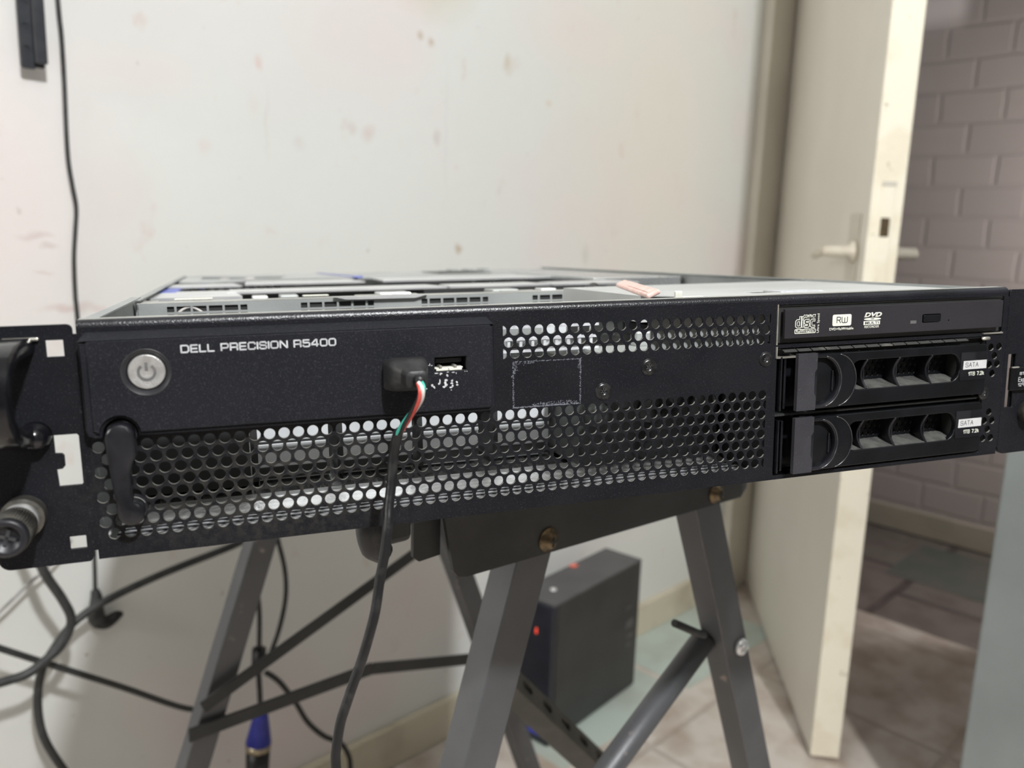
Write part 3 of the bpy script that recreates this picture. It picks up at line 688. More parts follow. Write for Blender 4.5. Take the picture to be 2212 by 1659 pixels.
r = bmesh.ops.extrude_face_region(bm, geom=bm.faces[:]); bmesh.ops.translate(bm, vec=(0, -.05, 0), verts=[e for e in r['geom'] if isinstance(e, bmesh.types.BMVert)])
o = P('paint_flecks', bm, M['flake'], bez, label='white paint flecks below the port'); o['kind'] = 'stuff'
# adhesive outline of a missing sticker
bm = bmesh.new()
def run(x0, z0, x1, z1, n, wd, px=0, pz=0):
    for k in range(n):
        t_ = random.random(); w_ = random.gauss(0, wd)
        fleck(bm, x0 + (x1 - x0) * t_ + (w_ if z0 != z1 else 0) + px, z0 + (z1 - z0) * t_ + (w_ if x0 != x1 else 0) + pz, random.uniform(.08, .32), random.uniform(.07, .22), -.03 - random.random() * .01, 6)
run(166.3, 65.4, 197.6, 65.2, 170, .12); run(166.4, 45.2, 197.0, 45.2, 420, .16, pz=.2); run(166.3, 45.2, 166.4, 65.4, 150, .18); run(197.6, 45.2, 197.8, 65.3, 150, .16)
run(175, 46.2, 196, 46.2, 150, .45); run(166.8, 60, 167.4, 65, 60, .5); run(197, 61, 197.4, 65, 50, .4); run(169, 64.8, 176, 64.6, 40, .3)
r = bmesh.ops.extrude_face_region(bm, geom=bm.faces[:]); bmesh.ops.translate(bm, vec=(0, -.03, 0), verts=[e for e in r['geom'] if isinstance(e, bmesh.types.BMVert)])
o = P('glue_outline', bm, M['residue'], label='grey glue outline left by a missing square sticker'); o['kind'] = 'stuff'

# torx screws on the panel
def torx(x, z, r=3.1, parent=None):
    bm = bmesh.new()
    lathe(bm, [(r + .7, -.01), (r + .65, -.32), (r + .4, -.34), (r + .15, -.10), (r - .05, -.42), (r * .8, -.52), (r * .42, -.54), (r * .36, 0), (0, .3)], (x, 0, z), 'y', 40)
    o = P('screw', bm, M['scr'], parent)
    bm = bmesh.new()
    for k in range(6):
        g = bmesh.new(); bx(g, -.26, .26, -.56, -.3, r * .10, r * .46, .08, 1)
        merge(bm, g, Matrix.Translation((x, 0, z)) @ Matrix.Rotation(k * PI / 3, 4, 'Y'))
    P('star_socket', bm, M['ink'], o)
torx(231.4, 59.5, 3.2); torx(208.8, 49.9, 3.2); torx(293.8, 59.7, 2.9); torx(431.9, 33.8, 2.9)

# plastic lever hanging at lower left
out_ = [(12.0 + 5.0 * math.cos(t_), 47.4 + 5.0 * math.sin(t_)) for t_ in [PI * k / 12 for k in range(13)]] + [(7.1, 42), (8.0, 30), (8.7, 22), (8.9, 18)]
out_ += [(13.6 + 4.6 * math.cos(t_), 18.0 + 4.4 * math.sin(t_)) for t_ in [PI + PI * k / 12 for k in range(13)]] + [(18.0, 20.6), (16.6, 22.2), (14.6, 22.9), (14.6, 34), (15.6, 37.5), (17.0, 40)]
bm = sheet(out_, [], -9.5, -2.5, 1.6)
lathe(bm, [(4.0, -2.6), (5.3, -2.4), (5.6, 0)], (12.0, 0, 47.4), 'y', 28); lathe(bm, [(3.6, -2.6), (4.9, -2.4), (5.1, 0)], (13.8, 0, 18.4), 'y', 28)
P('plastic_lever', bm, M['gloss'], label='black plastic lever at the lower left of the grille', sm=45)
bm = bmesh.new(); lathe(bm, [(0, -1.8), (1.6, -1.4), (2.0, 0)], (3.0, 2, 8.9), 'y', 16); P('rivet', bm, M['alu'])
for (cx_, cz_, r_) in ((12.0, 47.4, 5.45), (13.8, 18.4, 4.95)):
    bm = bmesh.new(); ra = []
    for (yy, rr_) in ((-2.9, r_ - .35), (-.4, r_)):
        ra.append([bm.verts.new((cx_ + rr_ * math.cos(t_), yy, cz_ + rr_ * math.sin(t_))) for t_ in [math.radians(25 + 130 * k / 12) for k in range(13)]])
    for k in range(12): bm.faces.new((ra[0][k], ra[0][k + 1], ra[1][k + 1], ra[1][k]))
    P('dust_film', bm, M['dust'])

# optical drive
bm = bmesh.new(); bx(bm, 301.2, 440.6, 1.5, 172, 66.8, 84.4); odd = P('optical_drive', bm, M['dark_in'])
bm = sheet(rrect(302.9, 439.0, 69.2, 83.3, .35), [rrect(385.6, 397.6, 73.5, 77.8, .7), circle(402.9, 74.1, .45, 12)], -1.6, .2, .15)
fb = P('tray_front', bm, M['odd'], odd)
bm = bmesh.new(); bx(bm, 386.2, 397.0, -2.1, 0, 73.9, 77.4, .4); P('eject_button', bm, M['satin'], odd)
bm = bmesh.new(); bx(bm, 378.0, 381.8, -1.75, 0, 73.3, 74.9, .1, 1); P('indicator_window', bm, M['symbol'], odd)
yt = -1.63
bm = bmesh.new()
# compact disc mark
text_bm('COMPACT', 313.2, 320.4, 78.7, 80.4, yt, .02, out=bm)
stroke_bm('disc', 308.6, 320.4, 73.9, 80.0, yt, 1.35, .42, out=bm)
bm2 = stroke_bm('disc', 309.0, 320.0, 74.3, 79.6, yt - .03, .62, .45)
sh = sheet(rrect(308.4, 320.5, 71.3, 73.5, .5), [rrect(308.75, 320.15, 71.65, 73.15, .35)], yt - .03, yt); merge(bm, sh)
text_bm('ReWritable', 309.3, 319.6, 71.75, 73.05, yt, .015, out=bm)
text_bm('Ultra Speed', 321.1, 322.9, 71.3, 80.6, yt, .005, rot=PI / 2, out=bm)
# RW mark
sh = sheet(rrect(330.2, 341.4, 74.1, 79.7, .9), [], yt - .03, yt); merge(bm, sh)
text_bm('DVD+ReWritable', 328.6, 342.9, 72.0, 73.3, yt, .02, out=bm)
bm3 = stroke_bm('rW', 332.6, 339.2, 75.4, 78.6, yt - .03, .42, .22)
merge(bm2, bm3)
# DVD mark
text_bm('DVD', 349.0, 359.9, 77.6, 80.0, yt, .05, shear=.3, out=bm)
sh = sheet([(354.2 + 5.2 * math.cos(a), 76.75 + .62 * math.sin(a)) for a in [2 * PI * k / 28 for k in range(28)]], [[(354.2 + 1.3 * math.cos(a), 76.8 + .2 * math.sin(a)) for a in [2 * PI * k / 12 for k in range(12)]]], yt - .03, yt); merge(bm, sh)
sh = sheet(rrect(348.9, 358.9, 73.9, 75.8, .1), [], yt - .03, yt); merge(bm, sh)
merge(bm2, text_bm('MULTI', 349.8, 358.1, 74.2, 75.5, yt - .03, .02))
text_bm('RECORDER', 349.4, 358.4, 72.3, 73.5, yt, .02, shear=.2, out=bm)
P('disc_logos', bm, M['print_w'], odd, label='white disc format marks'); P('dark_lettering', bm2, M['ink'], odd)

# spring fingers between the bays
bm = bmesh.new()
for k in range(14):
    x = 303.6 + k * 8.2
    zt = 63.9 + .02 * k
    vs = [(x, -1.2, zt - 1.0), (x + 7.4, -1.2, zt - 1.0), (x + 7.4, 2.5, zt + .5), (x, 2.5, zt + .5)]
    a = [bm.verts.new(v) for v in vs]; b = [bm.verts.new((v[0], v[1], v[2] - .35)) for v in vs]
    bm.faces.new(a); bm.faces.new(list(reversed(b)))
    for q in range(4): bm.faces.new((a[q], a[(q + 1) % 4], b[(q + 1) % 4], b[q]))
P('contact_fingers', bm, M['finger'])
bm = bmesh.new(); bx(bm, 300, 441, 3, 8, 64.5, 66.3); bx(bm, 300, 432, 4, 8, 59.5, 64.5); P('bay_divider', bm, M['dark_in'])
bm = bmesh.new(); lathe(bm, [(0, 0), (.9, 1), (.9, 5)], (425.5, -2, 63.6), 'x', 12); bx(bm, 426, 430, -2.6, -1.2, 63.9, 64.5, .2, 1); P('spring_tip', bm, M['edge'])
# drive bay cage (dark liner)
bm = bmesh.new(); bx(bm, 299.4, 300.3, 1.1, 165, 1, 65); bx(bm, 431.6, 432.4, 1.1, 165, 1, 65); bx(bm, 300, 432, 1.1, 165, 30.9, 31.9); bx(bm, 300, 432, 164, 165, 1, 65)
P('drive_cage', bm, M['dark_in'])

# hot-swap drive carriers
def carrier(z0, dx=0.0):
    """built with its own origin at the lower left of the bay"""
    hh = 27.4
    bm = bmesh.new(); bx(bm, 2.5, 129, 9, 150, .5, hh - .5); o = obj('drive_carrier', bm, M['dark_in'], SRV, S)
    def Q(n, b, m, label=None, sm=None): return obj(n, b, m, o, S, label, sm)
    # face plate with the rounded vent
    vent = []
    vx0, vx1, vz0, vz1 = 42.0, 111.8, 8.2, 23.0
    vent = rrect(vx0, vx1, vz0, vz1, [5.5, 7.0, 7.0, 5.5], 8)
    b = sheet(rrect(31.0, 129.6, .4, hh, [1, 2.2, 2.6, 1], 4), [vent], -1.6, 1.2, .5)
    face = Q('face_plate', b, M['satin'])
    # sloping vent bottom and lining
    b = bmesh.new()
    prism(b, [(-1.0, vz0 - .5), (8.5, vz0 - .5), (8.5, vz0 + 3.0), (-1.0, vz0 + .3)], vx0 + 1, vx1 - 1, 'yz')
    Q('vent_ledge', b, M['ledge'], label='dusty grey bottom ledge of the carrier vent')
    b = bmesh.new(); bx(b, vx0 - 1, vx1 + 1, 0, 8.5, vz1, vz1 + .8); bx(b, vx0 - 1.5, vx0 - .5, 0, 8.5, vz0, vz1); bx(b, vx1 + .5, vx1 + 1.5, 0, 8.5, vz0, vz1)
    Q('vent_lining', b, M['dark_in'])
    # curved ribs
    for xr in (51.0, 71.4, 92.2):
        b = bmesh.new()
        n = 10
        pts = [(xr + 1.6 * math.sin(PI * k / n) * -1 + (1.8 if 0 else 0) + 1.0, -.9 + 2.2 * math.sin(PI * k / n), vz0 - .2 + (vz1 - vz0 + .4) * k / n) for k in range(n + 1)]
        tube(b, pts, .75, 8, True, True, 2)
        prism(b, [(0, vz0), (8, vz0), (8, vz1), (0, vz1)], xr - .4, xr + .2, 'yz')
        Q('rib', b, M['gloss'])
    # perforated screen behind
    hl = []
    for r_ in range(4):
        for c_ in range(20):
            x = vx0 + 2.4 + c_ * 3.4 + (1.7 if r_ % 2 else 0); z = vz0 + 2.4 + r_ * 3.2
            if x < vx1 - 2: hl.append(circle(x, z, 1.2, 6))
    b = sheet(rrect(vx0 - .5, vx1 + .5, vz0, vz1, .2), hl, 8.2, 8.8); Q('perforated_screen', b, M['satin'])
    # release button: two nested half discs
    def half(r_, xc, zc, x_left, sx=1.0):
        p = [(x_left, zc - r_)] + [(xc + r_ * sx * math.cos(a), zc + r_ * math.sin(a)) for a in [-PI / 2 + PI * k / 22 for k in range(23)]] + [(x_left, zc + r_)]
        return p
    b = sheet(half(13.6, 31.8, hh / 2 + .3, 19.5, .92), [], -3.0, 1.0, .8); rel = Q('release_cover', b, M['satin'], sm=40)
    b = sheet(half(13.2, 21.8, hh / 2 + .7, 17.0, .88), [half(11.6, 21.6, hh / 2 + .7, 18.6, .84)], -5.6, -2.6, .5); Q('release_rim', b, M['gloss'], sm=40)
    for (rr_v, xc_, zc_, sx_, yy_) in ((13.0, 31.8, hh / 2 + .3, .92, -3.0), (12.4, 21.8, hh / 2 + .7, .88, -5.6)):
        b = bmesh.new(); tube(b, [(xc_ + rr_v * sx_ * math.cos(a), yy_, zc_ + rr_v * math.sin(a)) for a in [-PI * .46 + PI * .92 * k / 20 for k in range(21)]], .3, 8, False)
        Q('release_highlight', b, M['rim_highlight'])  # thin arcs added as the highlight on each curved edge
    b = bmesh.new(); bx(b, 28.6, 29.5, -3.9, -2.9, hh / 2 - 4.5, hh / 2 + 5.5, .3, 2); Q('release_mark', b, M['gloss'])
    # lever: flat textured bar at the front
    b = bmesh.new()
    prism(b, [(6.4, 1.0), (17.2, 1.0), (17.2, 7.6), (16.2, 9.2), (16.2, 19.4), (17.4, 21.2), (17.4, hh + 1.3), (6.4, hh + 1.3)], -6.6, -4.4)
    bx(b, 14.5, 17, -4.4, 1, 1.4, hh + .6)
    Q('lever', b, M['lever'], label='charcoal speckled lever bar of the carrier')
    b = bmesh.new(); bx(b, .8, 1.6, -1, 9, 0.5, hh - .5); bx(b, 3.6, 4.8, 0, 9, 1.0, hh - 1, .3, 1); bx(b, .8, 22, 8, 9, .5, hh - .5)
    Q('hinge_recess', b, M['gloss'])
    # labels
    b = bmesh.new(); prism(b, rrect(111.6, 129.2, 8.6, 23.4, .4, 2), -1.95, -1.5); Q('label_recess', b, M['gloss'])
    b = bmesh.new(); prism(b, [(113.2, 14.4), (129.0, 14.4), (129.0, 18.9), (113.4, 18.9)], -2.1, -1.9); lb = Q('label', b, M['foil'], label='silver sticker reading SATA')
    Q('label_text', stroke_bm('SATA', 114.6, 123.4, 15.5, 18.0, -2.12, .26, .34), M['ink'])
    Q('capacity_text', stroke_bm('1TB 7.2k', 117.0, 127.8, 10.9, 13.0, -2.0, .36, .26), M['print_w'])
    o.location = Vector((301.2 + dx, 0, z0)) * S
    return o
carrier(33.4); c2_ = carrier(2.2, -.4)

# chassis shell
bm = bmesh.new()
bx(bm, 0, 1.0, 1.1, 175, 0.1, 89.4); bx(bm, 0, 1.0, 175, DP, 0.1, 87.6); bx(bm, 1, 5, 2, 173, 88.8, 89.4); bx(bm, 1, 4, 180, DP, 86.9, 87.5)
bx(bm, W - 1, W, 1.1, DP, 0.1, 89.4); bx(bm, W - 4, W - 1, 165, DP, 88.7, 89.3)
bx(bm, 1, W - 1, DP - 1, DP, 0.1, 86)
P('chassis_side', bm, M['zinc_dull'])
slots = []
for iy in range(0):
    pass
bm = bmesh.new(); bx(bm, 1, W - 1, 1.2, DP - 1, 0.0, 1.0); P('chassis_floor', bm, M['zinc_floor'])
bm = bmesh.new(); prism(bm, [(33, 1.0), (35, 1.3), (46, 3.8), (52, 3.8), (52, 1.0)], 4, 296, 'yz'); P('reflection_step', bm, M['ramp'], label='bright step added for the reflection in the chassis floor')  # made-up step, gives the silver reflection seen low in the grille
bm = bmesh.new(); bx(bm, 4, 296, 14, 32, 1.0, 1.3); P('floor_reflection', bm, M['print'])  # pale strip stands in for brightness reflected by the polished floor
for yy in (20.5, 25.5, 29.5):
    bm = bmesh.new(); bx(bm, 4, 296, yy, yy + .8, 1.3, 1.9); P('reflection_line', bm, M['ink'])  # dark lines painted as the mirrored grille

# fan wall with rectangular slots
hl = []
for x0 in (17.6, 92.4, 166.4, 240.8):
    x = x0
    for w_ in (3.9, 7.5, 7.5, 7.5, 7.5, 3.9):
        hl.append(rrect(x, x + w_, 79.9, 83.1, .15, 2)); hl.append(rrect(x, x + w_, 75.4, 78.6, .15, 2)); x += w_ + 1.25
bm = sheet([(2, 40), (296, 40), (296, 85), (2, 85)], hl, 180, 181)
bx(bm, 294.8, 296, 168, 180, 40, 85); bx(bm, 2, 2.8, 172, 180, 40, 85)
fw_ = P('partition_wall', bm, M['zinc_dull'], label='grey steel partition with rows of square slots')
bm = bmesh.new(); bx(bm, 2, 296, 180, 195, 85.0, 85.5, .1, 1)
for (xa, xb) in ((2, 12), (128, 168), (226, 250)): bx(bm, xa, xb, 194, 206, 85.0, 85.5, .1, 1)
P('partition_flange', bm, M['dust'], fw_)
bm = bmesh.new(); prism(bm, [(112, 86.0), (119, 84.2), (162, 84.0), (170, 86.0)], 177.0, 179.6); P('flange_lip', bm, M['alu'], fw_)
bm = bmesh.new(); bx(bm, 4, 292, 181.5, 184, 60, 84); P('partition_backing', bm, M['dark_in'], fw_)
# latch tabs near the rim
for x, wd in ((36, 18), (100, 16), (166, 18), (226, 16)):
    bm = bmesh.new(); bx(bm, x, x + wd, 104, 112, 80.6, 82.3, .6, 3); P('latch_tab', bm, M['print_w'])
# fan housings behind the grille
for k, (xa, xb) in enumerate(((61, 95), (101.8, 137.5), (142.4, 173), (183, 213))):
    bm = bmesh.new()
    bx(bm, xa, xb, 80, 81, 21.6, 56); bx(bm, xa, xb, 78.5, 81, 18.6, 20.6, .5, 2); bx(bm, xa, xb, 80, 81, 8.8, 18.2)
    bx(bm, xa, xb, 81, 120, 2, 4); bx(bm, xa, xb, 81, 84, 4, 8.6)
    f = P('fan_housing', bm, M['fan'])
    bm = bmesh.new(); bx(bm, xa - 3.2, xa - .2, 76, 118, 3, 70); P('fan_divider', bm, M['dark_in'], f)
    bm = bmesh.new(); bx(bm, xa, xb, 79, 80.5, 3, 8.6); bx(bm, xa, xb, 79, 80.5, 20.6, 21.4); P('fan_gap', bm, M['dark_in'], f)
bm = bmesh.new()
bx(bm, 4, 57, 70, 150, 3, 74); P('power_board_block', bm, M['dark_in'])
bm = bmesh.new()
bx(bm, 216, 296, 44, 160, 3, 57)
for k in range(5): lathe(bm, [(0, -4), (6, -4), (7, 0)], (225 + k * 15, 44, 30 + 9 * (k % 2)), 'y', 18)
P('drive_backplane', bm, M['backplane'])
# crossed wire guard and cards seen through the upper vents
bm = bmesh.new()
for k in range(9): bx(bm, 176 + k * 6.4, 177.4 + k * 6.4, 56, 57.2, 56, 80)
for z in (62, 68, 74, 79): bx(bm, 172, 232, 55.6, 56.6, z, z + 1.3)
P('wire_guard', bm, M['print'])
for q_ in ((150, 176, 60, 61, 52, 82), (206, 222, 70, 71, 60, 80), (236, 297, 7, 8, 58, 83)):
    bm = bmesh.new(); bx(bm, *q_); P('inner_bracket', bm, M['zinc_dull'] if q_[0] == 236 else M['fan'])
bm = bmesh.new(); bx(bm, 224, 298, 30, 62, 61, 62.2); bx(bm, 252, 262, 52, 60, 62, 70, 1); P('circuit_card', bm, M['zinc_dull'])
# metal strips of the fan covers, front to back
def strip(name, x0, x1, y0, y1, zt, m, h=1.4, b=.5, ch=6):
    bm = bmesh.new(); prism(bm, [(x0, y0), (x1, y0), (x1 + ch * .3, y0 + 3), (x1 - ch, y1), (x0 + ch * .3, y1)], zt - h, zt, 'xy'); P(name, bm, m)
strip('cover_strip', 1.5, 58, 250, 345, 84.6, M['alu'], 9)
strip('cover_strip', 50, 212, 297, 345, 85.2, M['alu'])
strip('cover_strip', 214, 296, 292, 337, 85.4, M['alu'])
strip('cover_strip', 297, 372, 284, 325, 85.6, M['alu'])
strip('cover_strip', 2, 60, 405, 460, 85.9, M['alu'])
strip('cover_strip', 64, 168, 432, 500, 85.9, M['alu'])
strip('cover_strip', 186, 352, 432, 512, 86.2, M['alu'])
bm = bmesh.new(); bx(bm, 62, 300, 206, 292, 70, 76); P('memory_guide', bm, M['dark_in'])
for (xa, xb, ya, yb_) in ((66, 76, 240, 262), (84, 96, 246, 268), (150, 172, 238, 262), (232, 252, 240, 262), (268, 280, 236, 250)):
    bm = bmesh.new(); bx(bm, xa, xb, ya, yb_, 80, 84.4, .8, 2); P('module_clip', bm, M['alu'] if xa in (66, 150, 268) else M['zinc_dull'])
for q_ in ((20, 42, 206, 216, 85.2, 86.0, .3, 1), (96, 112, 206, 214, 85.2, 86, .3, 1)):
    bm = bmesh.new(); bx(bm, *q_); P('bright_tab', bm, M['print_w'])
# dark fill that paints the shade in the gaps between strips
bm = bmesh.new(); bx(bm, 2, 436, 349, 404, 74, 81.0); P('dark_gap_fill', bm, M['dark_in'])
# pale shroud with a window
bm = sheet([(6, 506), (64, 506), (64, 520), (346, 520), (346, 690), (6, 690)], [[(24, 548), (98, 530), (112, 640), (22, 676)]], 84.5, 87.2, .3, 'xy')
sh_ = P('air_shroud', bm, M['shroud'])
bm = bmesh.new(); bx(bm, 10, 120, 520, 684, 70, 74)
for k in range(9): bx(bm, 26 + k * 9, 30 + k * 9, 560 + 8 * (k % 3), 640, 74, 80 + (k % 3), .8, 1)
P('heat_sink', bm, M['dark_in'])
bm = bmesh.new(); tube(bm, [(30, 560, 80), (45, 590, 86), (58, 610, 82), (72, 590, 86), (84, 600, 80)], 1.3, 8); P('white_lead', bm, M['white_wire'])
bm = bmesh.new(); prism(bm, [(150, 688), (153, 690), (172, 540), (178, 505), (173, 505), (167, 540)], 87.4, 88.0, 'xy'); bx(bm, 168, 177, 496, 508, 87, 88.8, .6, 2); P('blue_latch', bm, M['blue_bit'], label='blue plastic release latch')
bm = bmesh.new(); bx(bm, 16, 30, 600, 612, 76, 81, 1); P('blue_plug', bm, M['blue_bit'])
bm = bmesh.new(); bx(bm, 2, 14, 330, 400, 79, 85.0, 1); P('blue_end_clip', bm, M['blue_bit'], label='blue clip at the left wall')
bm = bmesh.new()
for k in range(6): bx(bm, 300 + k * 10, 308 + k * 10, 660, 690, 78, 89.5 if k % 2 else 88, .5, 1)
P('rear_connectors', bm, M['zinc_dull'])
bm = bmesh.new(); bx(bm, 352, 438, 330, 690, 60, 87.4, .8); P('power_supply', bm, M['zinc'])
bm = bmesh.new(); bx(bm, 270, 330, 560, 650, 87.3, 88.0); P('dark_label_patch', bm, M['dark_in'])
# lid over the optical drive cage
bm = sheet([(300, 11), (442, 11), (442, 172), (262, 168), (262, 60), (288, 40), (300, 36)], [rrect(322, 338, 52, 66, .5), ], 87.2, 88.0, 0, 'xy')
bx(bm, 258, 262, 60, 168, 74, 88)
P('cage_lid', bm, M['shroud'])
bm = bmesh.new(); bx(bm, 320, 352, 48, 72, 84, 86.6); P('lid_recess_shade', bm, M['dark_in'])  # dark block under the lid opening, paints the shade of the recess
bm = bmesh.new(); bx(bm, 338, 366, 50, 66, 88.0, 88.4); P('lid_label', bm, M['print'])
bm = bmesh.new(); bx(bm, 264, 268, 34, 36, 80, 91.5, .6, 2); bx(bm, 268, 280, 34, 37, 84, 88.6, .3, 1); P('wire_hook', bm, M['print_w'])
# pink pull tab
g = bmesh.new(); bx(g, -3.6, 3.6, -68, 66, -1.2, 1.2, 1.0, 3); bx(g, -1.6, 1.6, -60, 20, 1.2, 1.5, .2, 1)
bm = bmesh.new(); merge(bm, g, Matrix.Translation((277, 104, 90.0)) @ Matrix.Rotation(math.radians(-19), 4, 'Z') @ Matrix.Rotation(math.radians(0), 4, 'X') @ Matrix.Rotation(math.radians(-25), 4, 'Y'))
P('pull_tab', bm, M['pink'], label='pink plastic pull tab sticking out of the top')
bm = bmesh.new(); tube(bm, [(300, 190, 80), (306, 230, 85), (318, 250, 84), (330, 290, 80)], 2.6, 8); tube(bm, [(306, 180, 80), (314, 220, 84), (330, 240, 82)], 2.2, 8); P('dark_lead', bm, M['cable'])
# curved pale lead seen through the first slots
bm = bmesh.new(); tube(bm, [(20, 182, 76), (26, 181.5, 81.2), (31, 181.5, 82.4), (37, 182, 79)], .8, 8); P('white_lead', bm, M['white_wire'])

# ------------------------------------------------------------------ USB lead
USB = thing('usb_cable', 'black USB plug and cable with bare green, red and white wires hanging from the bezel', 'cable', OW + RS @ (Vector((118, -6, 64)) * S), RS)
IB = Vector((118, -6, 64))
def U(name, bm, m, label=None, sm=None):
    bmesh.ops.translate(bm, vec=-IB, verts=bm.verts); return obj(name, bm, m, USB, S, label, sm)
bm = bmesh.new()
secs = [(-6.05, 109.4, 127.0, 57.8, 70.0, 1.6), (-9, 109.6, 126.8, 57.8, 71.2, 3.0), (-14, 110.6, 126.0, 58.4, 71.0, 3.4), (-17.5, 111.8, 124.8, 59.2, 69.8, 3.0), (-19.5, 114.0, 123.8, 60.2, 68.4, 2.4), (-24.5, 115.0, 123.4, 61.0, 67.6, 2.0), (-25, 115.8, 122.6, 61.8, 66.8, 1.5)]
prev = None
for (y, xa, xb, za, zb, r_) in secs:
    ring = [bm.verts.new((p[0], y, p[1])) for p in rrect(xa, xb, za, zb, r_, 4)]
    if prev:
        for k in range(len(ring)): 
            f = bm.faces.new((prev[k], prev[(k + 1) % len(ring)], ring[(k + 1) % len(ring)], ring[k])); f.smooth = True
    else: bm.faces.new(ring)
    prev = ring
bm.faces.new(prev)
U('plug', bm, M['plug'], sm=35)
bm = bmesh.new(); bx(bm, 112.2, 123.2, -6, 4, 61.9, 66.5); U('connector_shell', bm, M['edge'])
bm = bmesh.new(); lathe(bm, [(0, -29.0), (1.7, -29.0), (1.9, -28.4), (1.9, -27.4), (1.7, -27.2), (2.1, -26.4), (2.2, -24.8)], (119.6, 0, 64.3), 'y', 20); U('strain_relief', bm, M['cable'])
core = [(119.4, -28.5, 64.0), (119.6, -31, 61.5), (118.8, -30, 57.5), (116.6, -26, 52.0), (114.0, -21, 46.0), (112.6, -17, 41.5)]
def twist(ph, rr=1.0):
    pts = []
    Pp = [Vector(p) for p in core]
    m_ = 30
    for k in range(m_ + 1):
        t_ = k / m_ * (len(Pp) - 1); i = min(int(t_), len(Pp) - 2); f_ = t_ - i
        p0 = Pp[max(i - 1, 0)]; p1 = Pp[i]; p2 = Pp[i + 1]; p3 = Pp[min(i + 2, len(Pp) - 1)]
        q = .5 * ((2 * p1) + (p2 - p0) * f_ + (2 * p0 - 5 * p1 + 4 * p2 - p3) * f_ * f_ + (3 * p1 - p0 - 3 * p2 + p3) * f_ ** 3)
        a = ph + k / m_ * 4.4
        pts.append(q + Vector((math.cos(a) * rr, math.sin(a) * rr, 0)))
    return pts
for ph, mm, nm in ((-.7, 'green', 'green_wire'), (2.6, 'red', 'red_wire'), (1.0, 'cable', 'black_wire'), (-2.3, 'white_wire', 'white_wire')):
    bm = bmesh.new(); tube(bm, twist(ph, .85), .78, 8, False); U(nm, bm, M[mm])
bm = bmesh.new()
cp = [(113.2, -18.2, 43.6), (112.4, -16.5, 41.4), (110.8, -15, 33), (109.2, -16, 21.1), (107.6, -18, 13), (106.7, -20, 7.1), (104.8, -21.5, -4), (102.3, -22, -14.9), (99.8, -23.5, -27), (96.6, -24, -37.5), (93, -24, -48), (89.3, -24, -57.2), (86, -24, -66), (84, -24, -71.8), (82, -24, -82), (81.4, -24, -91.5), (82, -26, -130), (85, -30, -200), (90, -34, -320)]
tube(bm, cp, [1.6] + [2.05] * (len(cp) - 1), 12, True, True, 5)
U('cable_jacket', bm, M['cable'])

# ------------------------------------------------------------------ folding workbench
BE = Vector((.7762, .6304, 0)); BN = Vector((-.6304, .7762, 0)); BO = Vector((-.0331, .4704, 0))
BR = Matrix((BE, BN, Vector((0, 0, 1)))).transposed()
BEN = thing('folding_workbench', 'dark grey steel folding workbench standing under the server', 'workbench', BO, BR)
def Bn(name, bm, m, parent=None, label=None, sm=None): return obj(name, bm, m, parent or BEN, 1.0, label, sm)
def poly_shift(p0, p1, d): return None
# near end plate with a rounded bottom
pl = [(0.010, .790), (.286, .790), (.293, .797), (.2935, .815), (.290, .852), (-.012, .852), (-.0005, .796), (.003, .7915)]
bm = bmesh.new(); prism(bm, pl, -.003, 0); bx(bm, -.010, .290, 0, .03, .848, .852)
Bn('end_plate', bm, M['bench_dark'])
pl2 = [(0.06, .80), (.235, .80), (.235, .84), (.06, .84)]
bm = bmesh.new(); prism(bm, [(.03, .80), (.27, .80), (.29, .84), (.02, .84)], .449, .452); Bn('end_plate', bm, M['bench_dark'])
for x in (.0754, .2523):
    bm = bmesh.new(); lathe(bm, [(0, -.0085), (.0035, -.0085), (.0055, -.0065), (.0062, -.0045), (.0085, -.004), (.0085, -.003)], (x, 0, .7995), 'y', 24); b_ = Bn('bolt', bm, M['brass'])
    bm = bmesh.new()
    for a in (10, 100):
        g = bmesh.new(); bx(g, -.0035, .0035, -.0004, .0004, -.0006, .0006); merge(bm, g, Matrix.Translation((x, -.0086, .7995)) @ Matrix.Rotation(math.radians(a), 4, 'Y'))
    Bn('cross_slot', bm, M['ink'], b_)
# legs: square tubes
def sq(bm, p0, p1, w, d, ref=Vector((0, 1, 0))):
    p0 = Vector(p0); p1 = Vector(p1); t_ = (p1 - p0).normalized(); v = (ref - t_ * ref.dot(t_)).normalized(); u = t_.cross(v)
    vs = []
    for p in (p0, p1):
        for a, b in ((-1, -1), (1, -1), (1, 1), (-1, 1)): vs.append(bm.verts.new(p + u * (a * w / 2) + v * (b * d / 2)))
    for q in ((0, 1, 2, 3), (7, 6, 5, 4), (0, 4, 5, 1), (1, 5, 6, 2), (2, 6, 7, 3), (3, 7, 4, 0)): bm.faces.new([vs[i] for i in q])
    bmesh.ops.bevel(bm, geom=[e for e in bm.edges if e.verts[0] in vs and e.verts[1] in vs], offset=.0008, segments=1, affect='EDGES')
def leg(xt, zt, slope, y, w=.029, d=.024, name='leg'):
    bm = bmesh.new(); sq(bm, (xt, y, zt), (xt - slope * zt, y, .012), w, d)
    l = Bn(name, bm, M['bench'])
    bm = bmesh.new(); xb = xt - slope * zt; bx(bm, xb - .02, xb + .02, y - .017, y + .017, 0, .03, .004); Bn('rubber_foot', bm, M['cable'], l)
    return l
leg(.0705, .800, .288, .0125); leg(.2420, .805, -.392, .0125)
leg(.117, .806, .336, .4625, .028); leg(.2355, .806, -.385, .4625, .028)
